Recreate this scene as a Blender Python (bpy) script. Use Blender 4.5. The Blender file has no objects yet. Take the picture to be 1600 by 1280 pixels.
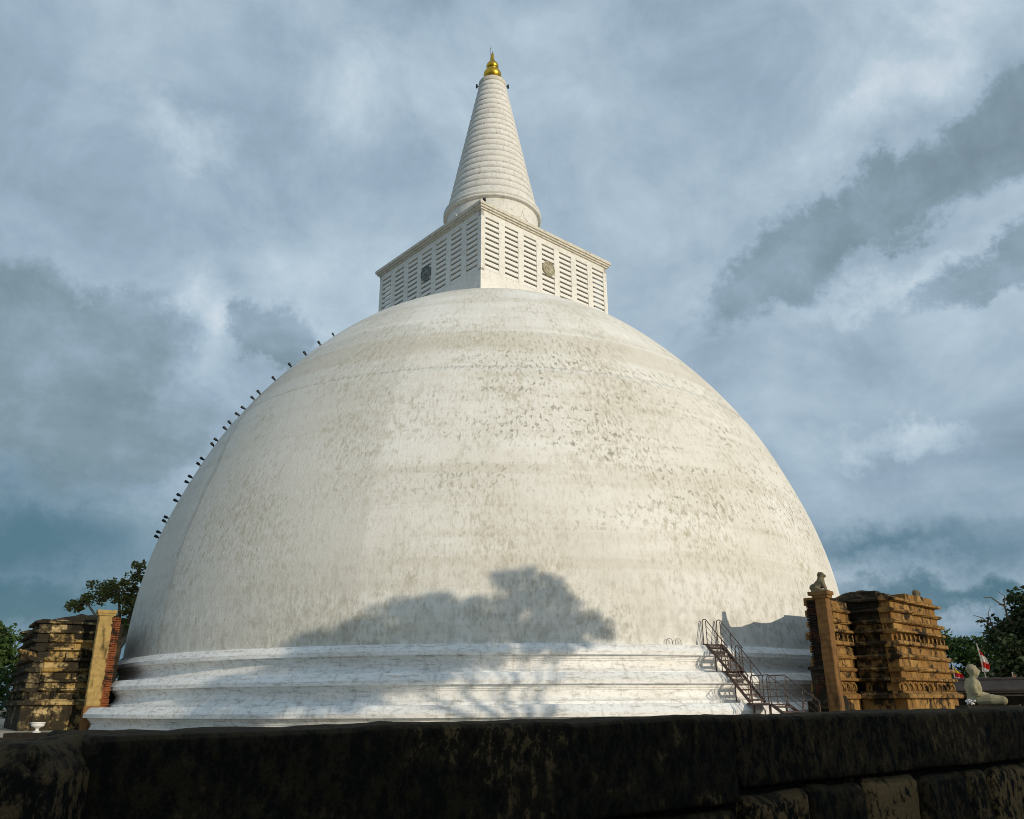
import bpy, bmesh, math, random
import numpy as np
from mathutils import Vector, Matrix, noise

random.seed(11)
rng = np.random.default_rng(11)
PI = math.pi
SC = bpy.context.scene
COL = SC.collection
sin, cos, rad = math.sin, math.cos, math.radians

# ------------------------------------------------------------------ camera
EYE = 1.7                                   # eye height above the outer ground
PITCH = math.atan(460 / 1282.0)
ROLL = rad(-0.43)
cam_d = bpy.data.cameras.new('camera')
cam = bpy.data.objects.new('camera', cam_d)
COL.objects.link(cam)
fw = Vector((0, cos(PITCH), sin(PITCH)))
up0 = Vector((0, -sin(PITCH), cos(PITCH)))
rt0 = Vector((1, 0, 0))
rt = rt0 * cos(ROLL) + up0 * sin(ROLL)
up = up0 * cos(ROLL) - rt0 * sin(ROLL)
m = Matrix((rt, up, -fw)).transposed().to_4x4()
m.translation = (0, 0, EYE)
cam.matrix_world = m
cam_d.sensor_fit = 'HORIZONTAL'
cam_d.sensor_width = 36
cam_d.lens = 36 * 1282 / 1600.0
cam_d.clip_start = 0.05
cam_d.clip_end = 3000
SC.camera = cam

# ------------------------------------------------------------------ sun, sky, exposure
SUN_A = rad(46)         # sun to the right and a little behind the viewer
SUN_E = rad(15.0)
SUN = Vector((sin(SUN_A) * cos(SUN_E), -cos(SUN_A) * cos(SUN_E), sin(SUN_E)))
sd = bpy.data.lights.new('sun', 'SUN')
sd.energy = 2.75
sd.angle = rad(0.55)
sd.color = (1.0, 0.88, 0.70)
sun = bpy.data.objects.new('sun', sd)
COL.objects.link(sun)
sun.rotation_euler = (-SUN).to_track_quat('-Z', 'Y').to_euler()

SC.view_settings.view_transform = 'Standard'
SC.view_settings.look = 'None'
SC.view_settings.gamma = 1
SC.view_settings.exposure = 0
SC.view_settings.use_curve_mapping = False
SC.render.engine = 'CYCLES'
SC.cycles.max_bounces = 5
SC.cycles.use_denoising = True
SC.cycles.filter_width = 1.0


class NT:
    """small node-tree helper"""
    def __init__(s, tree):
        s.t = tree

    def n(s, typ, **kw):
        nd = s.t.nodes.new(typ)
        for k, v in kw.items():
            setattr(nd, k, v)
        return nd

    def put(s, sock, v):
        if hasattr(v, 'is_output'):
            s.t.links.new(v, sock)
        elif isinstance(v, (tuple, list)) and len(v) == 3 and sock.type == 'RGBA':
            sock.default_value = (*v, 1)
        else:
            sock.default_value = v

    def math(s, op, a, b=0.0, c=0.0, clamp=False):
        nd = s.n('ShaderNodeMath', operation=op, use_clamp=clamp)
        s.put(nd.inputs[0], a); s.put(nd.inputs[1], b); s.put(nd.inputs[2], c)
        return nd.outputs[0]

    def mix(s, f, a, b, blend='MIX'):
        nd = s.n('ShaderNodeMix', data_type='RGBA', blend_type=blend)
        s.put(nd.inputs[0], f); s.put(nd.inputs[6], a); s.put(nd.inputs[7], b)
        return nd.outputs[2]

    def step(s, v, lo, hi):
        nd = s.n('ShaderNodeMapRange', interpolation_type='SMOOTHSTEP')
        s.put(nd.inputs[0], v); s.put(nd.inputs[1], lo); s.put(nd.inputs[2], hi)
        return nd.outputs[0]

    def noise(s, vec, scale, detail=4.0, rough=0.55, dist=0.0):
        nd = s.n('ShaderNodeTexNoise')
        s.put(nd.inputs['Vector'], vec)
        nd.inputs['Scale'].default_value = scale
        nd.inputs['Detail'].default_value = detail
        nd.inputs['Roughness'].default_value = rough
        nd.inputs['Distortion'].default_value = dist
        return nd.outputs['Fac']

    def comb(s, x, y, z):
        nd = s.n('ShaderNodeCombineXYZ')
        s.put(nd.inputs[0], x); s.put(nd.inputs[1], y); s.put(nd.inputs[2], z)
        return nd.outputs[0]

    def sep(s, v):
        nd = s.n('ShaderNodeSeparateXYZ')
        s.put(nd.inputs[0], v)
        return nd.outputs

    def ramp(s, f, stops, interp='LINEAR'):
        nd = s.n('ShaderNodeValToRGB')
        cr = nd.color_ramp
        cr.interpolation = interp
        while len(cr.elements) < len(stops):
            cr.elements.new(0.5)
        for e, (p, c) in zip(cr.elements, stops):
            e.position = p
            e.color = (*c, 1) if len(c) == 3 else c
        s.put(nd.inputs[0], f)
        return nd.outputs[0]


world = bpy.data.worlds.new('World')
SC.world = world
world.use_nodes = True
w = NT(world.node_tree)
world.node_tree.nodes.clear()
tc = w.n('ShaderNodeTexCoord').outputs['Generated']
x, y, z = w.sep(tc)[:3]
zc = w.math('MAXIMUM', z, 0.0)
az = w.math('MULTIPLY', w.math('ARCTAN2', x, y), 57.2958)
el = w.math('MULTIPLY', w.math('ARCSINE', z), 57.2958)
dn = w.math('ADD', zc, 0.22)
plane = w.comb(w.math('DIVIDE', x, dn), w.math('DIVIDE', y, dn), w.math('MULTIPLY', zc, 1.5))
big = w.noise(plane, 1.15, 7, 0.52, 0.5)
fine = w.noise(tc, 6.5, 10, 0.64, 0.3)
fine2 = w.noise(tc, 11.0, 9, 0.66, 0.2)
sheet = w.noise(w.comb(w.math('MULTIPLY', az, 0.03), w.math('MULTIPLY', el, 0.11), 3.0), 1.0, 6, 0.55, 0.6)
nd = w.n('ShaderNodeTexNoise')
w.put(nd.inputs['Vector'], tc)
nd.inputs['Scale'].default_value = 6.0
nd.inputs['Detail'].default_value = 10.0
nd.inputs['Roughness'].default_value = 0.68
dsp = w.sep(nd.outputs['Color'])
az2 = w.math('ADD', az, w.math('MULTIPLY', w.math('SUBTRACT', dsp[0], 0.5), 15.0))
el2 = w.math('ADD', el, w.math('MULTIPLY', w.math('SUBTRACT', dsp[1], 0.5), 12.0))


def cloud(a0, e0, ra, re, tilt=0.0, soft=0.68):
    """soft-edged cloud body at azimuth a0, elevation e0 (degrees)"""
    ca, sa = cos(rad(tilt)), sin(rad(tilt))
    da = w.math('SUBTRACT', az2, a0)
    de = w.math('SUBTRACT', el2, e0)
    p = w.math('DIVIDE', w.math('ADD', w.math('MULTIPLY', da, ca), w.math('MULTIPLY', de, sa)), ra)
    q = w.math('DIVIDE', w.math('SUBTRACT', w.math('MULTIPLY', de, ca), w.math('MULTIPLY', da, sa)), re)
    r2 = w.math('SQRT', w.math('ADD', w.math('MULTIPLY', p, p), w.math('MULTIPLY', q, q)))
    return w.math('SUBTRACT', 1.0, w.step(r2, soft, 1.15))


def total(lst):
    o = lst[0]
    for k in lst[1:]:
        o = w.math('MAXIMUM', o, k)
    return o


dark = total([cloud(20.5, 28.2, 6.5, 3.0, 20), cloud(27.5, 30.3, 6.5, 2.3, 12), cloud(37, 32.5, 7, 2.8, 20),
              cloud(34, 25.5, 6, 2.0, 8), cloud(-31, 21, 9, 4.4, -6), cloud(-27.5, 17, 8, 4.2, 10),
              cloud(-41, 18, 10, 6, 0), cloud(-17.2, 24, 3.4, 2.4, 10),
              cloud(60, 30, 14, 5, 5), cloud(-62, 30, 14, 6, -5)])
lite = total([cloud(-22.5, 24.5, 4.0, 3.2, 20, 0.1), cloud(-23, 19, 4.5, 4.5, 0, 0.0), cloud(-27, 35.5, 5, 2.2, 0, 0.0),
              cloud(27, 25.8, 8, 1.4, 14, 0.0), cloud(30, 37, 12, 3.5, 20, 0.0), cloud(26, 15.5, 5, 1.2, 0, 0.1),
              cloud(-12, 40, 8, 4, 0, 0.0), cloud(70, 20, 14, 3, 0, 0.0), cloud(-70, 18, 14, 3, 0, 0.0)])
val = w.math('ADD', w.math('MULTIPLY', w.math('SUBTRACT', big, 0.5), 1.2),
             w.math('MULTIPLY', w.math('SUBTRACT', fine, 0.5), 0.8))
val = w.math('ADD', val, w.math('MULTIPLY', w.math('SUBTRACT', sheet, 0.5), 0.35))
val = w.math('ADD', w.math('ADD', val, 0.54), w.math('MULTIPLY', lite, 0.26))
val = w.math('SUBTRACT', val, w.math('MULTIPLY', dark, w.math('ADD', 0.08, w.math('MULTIPLY', fine2, 0.44))), clamp=True)
cl = w.ramp(val, [(0.0, (1.50, 2.25, 2.65)), (0.25, (2.28, 3.15, 3.75)), (0.5, (3.30, 4.38, 5.42)),
                  (0.75, (4.6, 5.8, 6.8)), (1.0, (6.8, 7.6, 8.3))])
low = w.math('SUBTRACT', 1.0, w.step(w.math('ADD', el, w.math('MULTIPLY', w.math('SUBTRACT', sheet, 0.5), 12.0)), 2.0, 17.0))
lowcol = w.ramp(w.math('ADD', val, w.math('MULTIPLY', w.math('SUBTRACT', sheet, 0.5), 0.5)),
                [(0.2, (0.62, 1.45, 2.25)), (0.55, (1.25, 2.35, 3.45)), (0.9, (2.9, 3.9, 5.0))])
cl = w.mix(w.math('MULTIPLY', low, 0.85), cl, lowcol)
teal = total([cloud(-33, 9.5, 17, 5.2, 0, 0.1), cloud(-30, 5, 24, 3.2, 0, 0.2), cloud(24, 9.0, 16, 2.2, 0, -0.4), cloud(31, 6.0, 16, 1.6, 0, 0.1), cloud(75, 8, 20, 4, 0, 0.1), cloud(-80, 9, 22, 5, 0, 0.1)])
cl = w.mix(w.math('MULTIPLY', teal, 0.92), cl, (0.58, 1.55, 2.2))
sky = w.n('ShaderNodeTexSky')
sky.sky_type = 'NISHITA'
sky.sun_disc = False
sky.sun_elevation = SUN_E
sky.sun_rotation = PI - SUN_A            # clockwise from +Y, same bearing as the lamp
sky.air_density = 1.2
sky.dust_density = 1.5
cov = w.math('ADD', 0.84, w.math('MULTIPLY', fine, 0.2), clamp=True)
bg = w.n('ShaderNodeBackground')
w.put(bg.inputs[0], w.mix(cov, sky.outputs[0], cl))
bg.inputs[1].default_value = 0.1
wo = w.n('ShaderNodeOutputWorld')
world.node_tree.links.new(bg.outputs[0], wo.inputs[0])


# ------------------------------------------------------------------ object helpers
def tag(o, label=None, cat=None, group=None, kind=None):
    if label: o['label'] = label
    if cat: o['category'] = cat
    if group: o['group'] = group
    if kind: o['kind'] = kind
    return o


def empty(name, loc, rz=0.0):
    o = bpy.data.objects.new(name, None)
    COL.objects.link(o)
    o.location = loc
    o.rotation_euler = (0, 0, rz)
    return o


def link(name, me, parent=None, loc=(0, 0, 0), rot=(0, 0, 0), scale=(1, 1, 1)):
    o = bpy.data.objects.new(name, me)
    COL.objects.link(o)
    o.parent = parent
    o.location = loc
    o.rotation_euler = rot
    o.scale = scale
    return o


class MB:
    """collects verts and faces of one mesh"""
    def __init__(s):
        s.v = []; s.f = []

    def add(s, vs, fs):
        k = len(s.v)
        s.v += [tuple(q) for q in vs]
        s.f += [tuple(i + k for i in f) for f in fs]

    def box(s, c, d, M=None):
        hx, hy, hz = d[0] / 2, d[1] / 2, d[2] / 2
        vs = [Vector((c[0] + a * hx, c[1] + b * hy, c[2] + e * hz)) for a in (-1, 1) for b in (-1, 1) for e in (-1, 1)]
        if M: vs = [M @ q for q in vs]
        s.add(vs, [(0, 1, 3, 2), (4, 6, 7, 5), (0, 4, 5, 1), (2, 3, 7, 6), (0, 2, 6, 4), (1, 5, 7, 3)])

    def tube(s, pts, r, seg=8, cap=True):
        pts = [Vector(q) for q in pts]
        rs = r if isinstance(r, (list, tuple)) else [r] * len(pts)
        rings = []
        prev = None
        for i, q in enumerate(pts):
            a = pts[max(i - 1, 0)]; b = pts[min(i + 1, len(pts) - 1)]
            t = (b - a).normalized()
            if prev is None:
                n = t.orthogonal().normalized()
            else:
                n = (prev - t * prev.dot(t))
                n = n.normalized() if n.length > 1e-6 else t.orthogonal().normalized()
            prev = n
            bn = t.cross(n)
            rings.append([q + (n * cos(2 * PI * j / seg) + bn * sin(2 * PI * j / seg)) * rs[i] for j in range(seg)])
        vs = [q for rg in rings for q in rg]
        fs = []
        for i in range(len(pts) - 1):
            for j in range(seg):
                k = (j + 1) % seg
                fs.append((i * seg + j, i * seg + k, (i + 1) * seg + k, (i + 1) * seg + j))
        if cap:
            fs.append(tuple(range(seg))[::-1])
            fs.append(tuple((len(pts) - 1) * seg + j for j in range(seg)))
        s.add(vs, fs)

    def ball(s, c, r, seg=10, rings=7, M=None):
        r = r if isinstance(r, (list, tuple)) else (r, r, r)
        vs = [(0, 0, -1)]
        for i in range(1, rings):
            t = PI * i / rings - PI / 2
            vs += [(cos(t) * cos(2 * PI * j / seg), cos(t) * sin(2 * PI * j / seg), sin(t)) for j in range(seg)]
        vs.append((0, 0, 1))
        fs = [(0, 1 + (j + 1) % seg, 1 + j) for j in range(seg)]
        for i in range(rings - 2):
            for j in range(seg):
                k = (j + 1) % seg
                fs.append((1 + i * seg + j, 1 + i * seg + k, 1 + (i + 1) * seg + k, 1 + (i + 1) * seg + j))
        t = len(vs) - 1
        fs += [(t, t - seg + j, t - seg + (j + 1) % seg) for j in range(seg)]
        out = [Vector((q[0] * r[0], q[1] * r[1], q[2] * r[2])) for q in vs]
        if M: out = [M @ q for q in out]
        s.add([q + Vector(c) for q in out], fs)

    def lathe(s, prof, seg=48, a0=0.0, a1=2 * PI, closed=True):
        """prof: (r,z) list; angle 0 points to -Y, growing to +X"""
        n = seg if closed else seg + 1
        vs = []
        for r, zz in prof:
            for j in range(n):
                a = a0 + (a1 - a0) * j / seg
                vs.append((r * sin(a), -r * cos(a), zz))
        fs = []
        for i in range(len(prof) - 1):
            for j in range(seg):
                k = (j + 1) % n if closed else j + 1
                fs.append((i * n + j, (i + 1) * n + j, (i + 1) * n + k, i * n + k))
        if not closed:
            fs.append(tuple(i * n for i in range(len(prof))))
            fs.append(tuple(i * n + seg for i in range(len(prof)))[::-1])
        s.add(vs, fs)

    def mesh(s, name, mat=None, smooth=None):
        me = bpy.data.meshes.new(name)
        me.from_pydata(s.v, [], s.f)
        me.update()
        if mat: me.materials.append(mat)
        if smooth is not None:
            me.polygons.foreach_set('use_smooth', [True] * len(me.polygons))
            if smooth < 3: me.set_sharp_from_angle(angle=smooth)
        return me

    def build(s, name, mat=None, parent=None, smooth=None, **kw):
        return link(name, s.mesh(name, mat, smooth), parent, **kw)


def fused(mb, name, mat, voxel=0.02, it=6):
    """one continuous skin over overlapping volumes"""
    o = mb.build('tmp', mat)
    md = o.modifiers.new('r', 'REMESH')
    md.mode = 'VOXEL'
    md.voxel_size = voxel
    md.use_smooth_shade = True
    sm = o.modifiers.new('s', 'SMOOTH')
    sm.factor = 0.5
    sm.iterations = it
    dg = bpy.context.evaluated_depsgraph_get()
    dg.update()
    me = bpy.data.meshes.new_from_object(o.evaluated_get(dg))
    me.name = name
    bpy.data.objects.remove(o)
    me.materials.clear()
    me.materials.append(mat)
    me.polygons.foreach_set('use_smooth', [True] * len(me.polygons))
    return me


# ------------------------------------------------------------------ materials
def new_mat(name, rough=0.8, spec=0.3):
    mt = bpy.data.materials.new(name)
    mt.use_nodes = True
    t = NT(mt.node_tree)
    b = mt.node_tree.nodes['Principled BSDF']
    b.inputs['Roughness'].default_value = rough
    b.inputs['Specular IOR Level'].default_value = spec
    return mt, t, b


def bump(t, b, h, strength=0.4, dist=0.05):
    nd = t.n('ShaderNodeBump')
    nd.inputs['Strength'].default_value = strength
    nd.inputs['Distance'].default_value = dist
    t.put(nd.inputs['Height'], h)
    t.t.links.new(nd.outputs[0], b.inputs['Normal'])


def round_coords(t):
    """metres along the round wall, height, radius of a turned surface"""
    o = t.n('ShaderNodeTexCoord').outputs['Object']
    X, Y, Z = t.sep(o)[:3]
    a = t.math('ARCTAN2', X, t.math('MULTIPLY', Y, -1.0))
    return o, t.math('MULTIPLY', a, 21.0), Z


def mat_dome():
    mt, t, b = new_mat('limewash_dome', 0.88, 0.15)
    o, s, Z = round_coords(t)
    flat = t.comb(s, Z, 0.0)
    # repainted fields: broad stepped patches with level joints
    rows = t.noise(t.comb(t.math('MULTIPLY', s, 0.05), t.math('MULTIPLY', Z, 0.9), 8.0), 1.0, 4, 0.6)
    band = t.noise(t.comb(t.math('MULTIPLY', t.math('FLOOR', t.math('MULTIPLY', t.math('ADD', s, t.math('MULTIPLY', t.noise(flat, 0.9, 2), 0.5)), 0.16)), 3.7),
                          t.math('MULTIPLY', t.math('FLOOR', t.math('ADD', t.math('MULTIPLY', Z, 0.55), t.math('MULTIPLY', t.noise(flat, 0.5, 2), 0.25))), 1.9), 5.0), 1.0, 0)
    wide = t.noise(flat, 0.16, 5, 0.6)
    grain = t.noise(t.comb(t.math('MULTIPLY', s, 7.5), t.math('MULTIPLY', Z, 3.0), 0.0), 1.0, 5, 0.72, 0.3)
    grain_ = grain
    grain2 = t.noise(t.comb(t.math('MULTIPLY', s, 2.6), t.math('MULTIPLY', Z, 1.5), 4.0), 1.0, 5, 0.65, 0.2)
    runs = t.noise(t.comb(t.math('MULTIPLY', s, 1.9), t.math('MULTIPLY', Z, 0.22), 9.0), 1.0, 4, 0.6)
    base = t.mix(t.step(wide, 0.3, 0.7), (0.84, 0.82, 0.765), (0.73, 0.70, 0.625))
    base = t.mix(t.math('MULTIPLY', t.step(band, 0.46, 0.60), 0.22), base, (0.66, 0.625, 0.54))
    base = t.mix(t.math('MULTIPLY', t.step(band, 0.42, 0.30), 0.3), base, (0.90, 0.88, 0.82))
    base = t.mix(t.math('MULTIPLY', t.step(rows, 0.5, 0.62), 0.34), base, (0.60, 0.555, 0.45))
    base = t.mix(t.math('MULTIPLY', t.step(rows, 0.45, 0.36), 0.35), base, (0.88, 0.87, 0.82))
    # an older coat left of one meridian, a browner strip under the last whitening, a stained joint at the set-back
    wob = t.math('MULTIPLY', t.math('SUBTRACT', t.noise(flat, 1.3, 5, 0.7), 0.5), 1.1)
    old = t.math('SUBTRACT', 1.0, t.step(t.math('ADD', s, wob), -5.0, -4.6))
    old = t.math('MULTIPLY', old, t.math('SUBTRACT', 1.0, t.step(t.math('ADD', Z, wob), 20.2, 20.5)))
    base = t.mix(t.math('MULTIPLY', old, 0.55), base, (0.62, 0.60, 0.54))
    zw = t.math('ADD', Z, t.math('MULTIPLY', wob, 0.25))
    strip = t.math('MULTIPLY', t.step(zw, 17.3, 17.7), t.math('SUBTRACT', 1.0, t.step(zw, 19.1, 19.25)))
    base = t.mix(t.math('MULTIPLY', strip, 0.38), base, (0.56, 0.50, 0.39))
    joint = t.math('MULTIPLY', t.step(zw, 16.22, 16.32), t.math('SUBTRACT', 1.0, t.step(zw, 16.36, 16.5)))
    base = t.mix(t.math('MULTIPLY', joint, t.math('MULTIPLY', t.step(grain_, 0.42, 0.6), 0.6)), base, (0.3, 0.28, 0.22))
    # short vertical weather flecks
    dirty = t.step(t.noise(flat, 0.20, 4, 0.6), 0.36, 0.64)
    fleck = t.step(grain, t.math('SUBTRACT', 0.56, t.math('MULTIPLY', dirty, 0.10)), 0.64)
    base = t.mix(t.math('MULTIPLY', fleck, t.math('ADD', 0.24, t.math('MULTIPLY', dirty, 0.36))), base, (0.40, 0.355, 0.25))
    pale = t.step(grain, 0.44, 0.32)
    base = t.mix(t.math('MULTIPLY', pale, 0.5), base, (0.90, 0.88, 0.83))
    base = t.mix(t.math('MULTIPLY', t.step(grain2, 0.50, 0.66), t.math('ADD', 0.10, t.math('MULTIPLY', dirty, 0.42))), base, (0.44, 0.395, 0.28))
    base = t.mix(t.math('MULTIPLY', t.step(runs, 0.56, 0.70), 0.16), base, (0.45, 0.41, 0.31))
    # dark lichen spots, gathered in level bands mid-way up
    lev = t.step(t.noise(t.comb(t.math('MULTIPLY', s, 0.12), t.math('MULTIPLY', Z, 0.75), 2.0), 1.0, 4, 0.6), 0.40, 0.56)
    midz = t.math('MULTIPLY', t.step(Z, 6.0, 10.0), t.math('SUBTRACT', 1.0, t.step(Z, 17.0, 21.0)))
    rgt = t.step(s, -9.0, 3.0)
    spot = t.noise(t.comb(t.math('MULTIPLY', s, 4.4), t.math('MULTIPLY', Z, 3.0), 7.0), 1.0, 5, 0.7, 0.4)
    sp = t.math('MULTIPLY', t.step(spot, 0.535, 0.61), t.math('MULTIPLY', t.math('MULTIPLY', lev, midz), rgt))
    base = t.mix(t.math('MULTIPLY', sp, 0.68), base, (0.22, 0.20, 0.13))
    # grey algae film near the foot
    foot = t.math('MULTIPLY', t.math('SUBTRACT', 1.0, t.step(Z, 3.2, 7.5)), t.step(grain2, 0.38, 0.62))
    base = t.mix(t.math('MULTIPLY', foot, 0.30), base, (0.36, 0.35, 0.30))
    t.put(b.inputs['Base Color'], base)
    h = t.math('ADD', t.math('MULTIPLY', grain, 1.0), t.math('MULTIPLY', t.noise(o, 9.0, 3), 0.6))
    bump(t, b, h, 0.42, 0.04)
    return mt


def mat_white(name, col=(0.78, 0.77, 0.74), dirt=(0.34, 0.32, 0.27), amt=0.55, sc=1.0):
    """lime-washed masonry with grime"""
    mt, t, b = new_mat(name, 0.85, 0.2)
    o = t.n('ShaderNodeTexCoord').outputs['Object']
    X, Y, Z = t.sep(o)[:3]
    n1 = t.noise(o, 0.6 * sc, 5, 0.6)
    n2 = t.noise(t.comb(t.math('MULTIPLY', X, 3.0 * sc), t.math('MULTIPLY', Y, 3.0 * sc), t.math('MULTIPLY', Z, 6.0 * sc)), 1.0, 6, 0.7)
    n3 = t.noise(t.comb(t.math('MULTIPLY', X, 5.0 * sc), t.math('MULTIPLY', Y, 5.0 * sc), t.math('MULTIPLY', Z, 0.8 * sc)), 1.0, 4, 0.6)
    c = t.mix(t.math('MULTIPLY', t.step(n1, 0.35, 0.7), 0.5), col, tuple(q * 0.84 for q in col))
    c = t.mix(t.math('MULTIPLY', t.step(n2, 0.5, 0.72), amt), c, dirt)
    c = t.mix(t.math('MULTIPLY', t.step(n3, 0.54, 0.72), amt * 0.5), c, dirt)
    t.put(b.inputs['Base Color'], c)
    bump(t, b, t.math('ADD', n2, t.noise(o, 14.0 * sc, 3)), 0.35, 0.03)
    return mt


def mat_terrace():
    mt, t, b = new_mat('limewash_terrace', 0.85, 0.2)
    o, s, Z = round_coords(t)
    n1 = t.noise(t.comb(t.math('MULTIPLY', s, 0.35), t.math('MULTIPLY', Z, 2.0), 1.0), 1.0, 5, 0.65)
    lines = t.noise(t.comb(t.math('MULTIPLY', s, 1.3), t.math('MULTIPLY', Z, 9.0), 3.0), 1.0, 6, 0.72)
    mott = t.noise(t.comb(t.math('MULTIPLY', s, 4.5), t.math('MULTIPLY', Z, 6.0), 6.0), 1.0, 6, 0.72)
    runs = t.noise(t.comb(t.math('MULTIPLY', s, 3.4), t.math('MULTIPLY', Z, 0.7), 9.0), 1.0, 5, 0.65)
    c = t.mix(t.step(n1, 0.35, 0.65), (0.90, 0.895, 0.87), (0.80, 0.78, 0.74))
    c = t.mix(t.math('MULTIPLY', t.step(mott, 0.49, 0.63), t.math('ADD', 0.08, t.math('MULTIPLY', n1, 0.6))), c, (0.36, 0.34, 0.29))
    c = t.mix(t.math('MULTIPLY', t.step(runs, 0.54, 0.68), 0.42), c, (0.38, 0.35, 0.30))
    c = t.mix(t.math('MULTIPLY', t.step(lines, 0.53, 0.64), 0.48), c, (0.24, 0.22, 0.18))
    t.put(b.inputs['Base Color'], c)
    bump(t, b, t.math('ADD', mott, t.noise(o, 14.0, 3)), 0.4, 0.03)
    return mt


def mat_stone(name, warm, pale, moss=(0.018, 0.016, 0.012), lo=0.46, hi=0.60, sc=0.7):
    """weathered limestone with black lichen; each block has its own tone"""
    mt, t, b = new_mat(name, 0.9, 0.15)
    g = t.n('ShaderNodeNewGeometry').outputs['Position']
    rn = t.n('ShaderNodeObjectInfo').outputs['Random']
    X, Y, Z = t.sep(g)[:3]
    n1 = t.noise(g, sc * 1.5, 7, 0.72, 0.0)
    n2 = t.noise(g, 3.5, 5, 0.65)
    n3 = t.noise(t.comb(t.math('MULTIPLY', X, 4.0), t.math('MULTIPLY', Y, 4.0), t.math('MULTIPLY', Z, 0.9)), 1.0, 4)
    c = t.mix(rn, warm, pale)
    c = t.mix(t.math('MULTIPLY', t.step(n2, 0.35, 0.7), 0.55), c, tuple(q * 0.5 for q in warm))
    c = t.mix(t.math('MULTIPLY', t.step(n3, 0.52, 0.7), 0.75), c, moss)
    mm = t.math('ADD', n1, t.math('MULTIPLY', t.math('SUBTRACT', n2, 0.5), 0.35))
    mm = t.math('ADD', mm, t.math('MULTIPLY', t.math('SUBTRACT', rn, 0.5), 0.08))
    c = t.mix(t.math('MULTIPLY', t.step(mm, lo, hi), 0.95), c, moss)
    t.put(b.inputs['Base Color'], c)
    bump(t, b, t.math('ADD', n2, t.math('MULTIPLY', t.noise(g, 18.0, 4, 0.7), 0.6)), 0.7, 0.05)
    return mt


def mat_plain(name, col, rough=0.6, metal=0.0, var=0.25, sc=4.0, bmp=0.0):
    mt, t, b = new_mat(name, rough, 0.4)
    o = t.n('ShaderNodeTexCoord').outputs['Object']
    n1 = t.noise(o, sc, 5, 0.6)
    t.put(b.inputs['Base Color'], t.mix(t.step(n1, 0.3, 0.75), col, tuple(q * (1 - var) for q in col)))
    b.inputs['Metallic'].default_value = metal
    if bmp: bump(t, b, n1, bmp, 0.02)
    return mt


def mat_leaf(name, a, bcol, c3):
    mt, t, b = new_mat(name, 0.65, 0.25)
    g = t.n('ShaderNodeNewGeometry')
    n1 = t.noise(g.outputs['Position'], 0.5, 3, 0.6)
    n2 = t.noise(g.outputs['Position'], 5.0, 2, 0.6)
    c = t.mix(t.step(n1, 0.35, 0.65), a, bcol)
    c = t.mix(t.math('MULTIPLY', t.step(n2, 0.5, 0.7), 0.6), c, c3)
    t.put(b.inputs['Base Color'], c)
    tr = t.n('ShaderNodeBsdfTranslucent')
    t.put(tr.inputs[0], c)
    mx = t.n('ShaderNodeMixShader')
    mx.inputs[0].default_value = 0.22
    t.t.links.new(b.outputs[0], mx.inputs[1])
    t.t.links.new(tr.outputs[0], mx.inputs[2])
    t.t.links.new(mx.outputs[0], t.t.nodes['Material Output'].inputs[0])
    return mt


def mat_wall():
    mt, t, b = new_mat('black_mossed_stone', 0.95, 0.1)
    g = t.n('ShaderNodeNewGeometry').outputs['Position']
    rn = t.n('ShaderNodeObjectInfo').outputs['Random']
    X, Y, Z = t.sep(g)[:3]
    n1 = t.noise(g, 2.4, 5, 0.65, 0.0)
    n2 = t.noise(t.comb(t.math('MULTIPLY', X, 24.0), t.math('MULTIPLY', Y, 24.0), t.math('MULTIPLY', Z, 15.0)), 1.0, 6, 0.72, 0.0)
    n3 = t.noise(g, 60.0, 3, 0.6)
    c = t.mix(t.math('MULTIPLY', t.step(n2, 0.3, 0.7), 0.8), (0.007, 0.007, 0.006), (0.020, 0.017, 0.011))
    bare = t.math('MULTIPLY', t.step(n1, 0.50, 0.60), t.step(n2, 0.53, 0.565))
    c = t.mix(t.math('MULTIPLY', bare, 0.85), c, (0.13, 0.088, 0.04))
    tn = t.n('ShaderNodeAttribute', attribute_type='OBJECT', attribute_name='bare')
    c = t.mix(t.math('MULTIPLY', tn.outputs['Fac'], t.step(t.math('ADD', n2, t.math('MULTIPLY', n1, 0.6)), 0.72, 0.84)), c, (0.23, 0.145, 0.065))
    nrm = t.sep(t.n('ShaderNodeNewGeometry').outputs['Normal'])[2]
    earth = t.math('MULTIPLY', t.step(nrm, 0.35, 0.8), t.step(n2, 0.25, 0.6))
    c = t.mix(t.math('MULTIPLY', earth, 0.7), c, (0.055, 0.040, 0.022))
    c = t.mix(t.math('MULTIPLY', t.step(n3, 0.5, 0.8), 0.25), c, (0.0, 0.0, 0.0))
    t.put(b.inputs['Base Color'], c)
    bump(t, b, t.math('ADD', n2, t.math('MULTIPLY', n3, 0.5)), 0.8, 0.02)
    return mt


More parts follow.
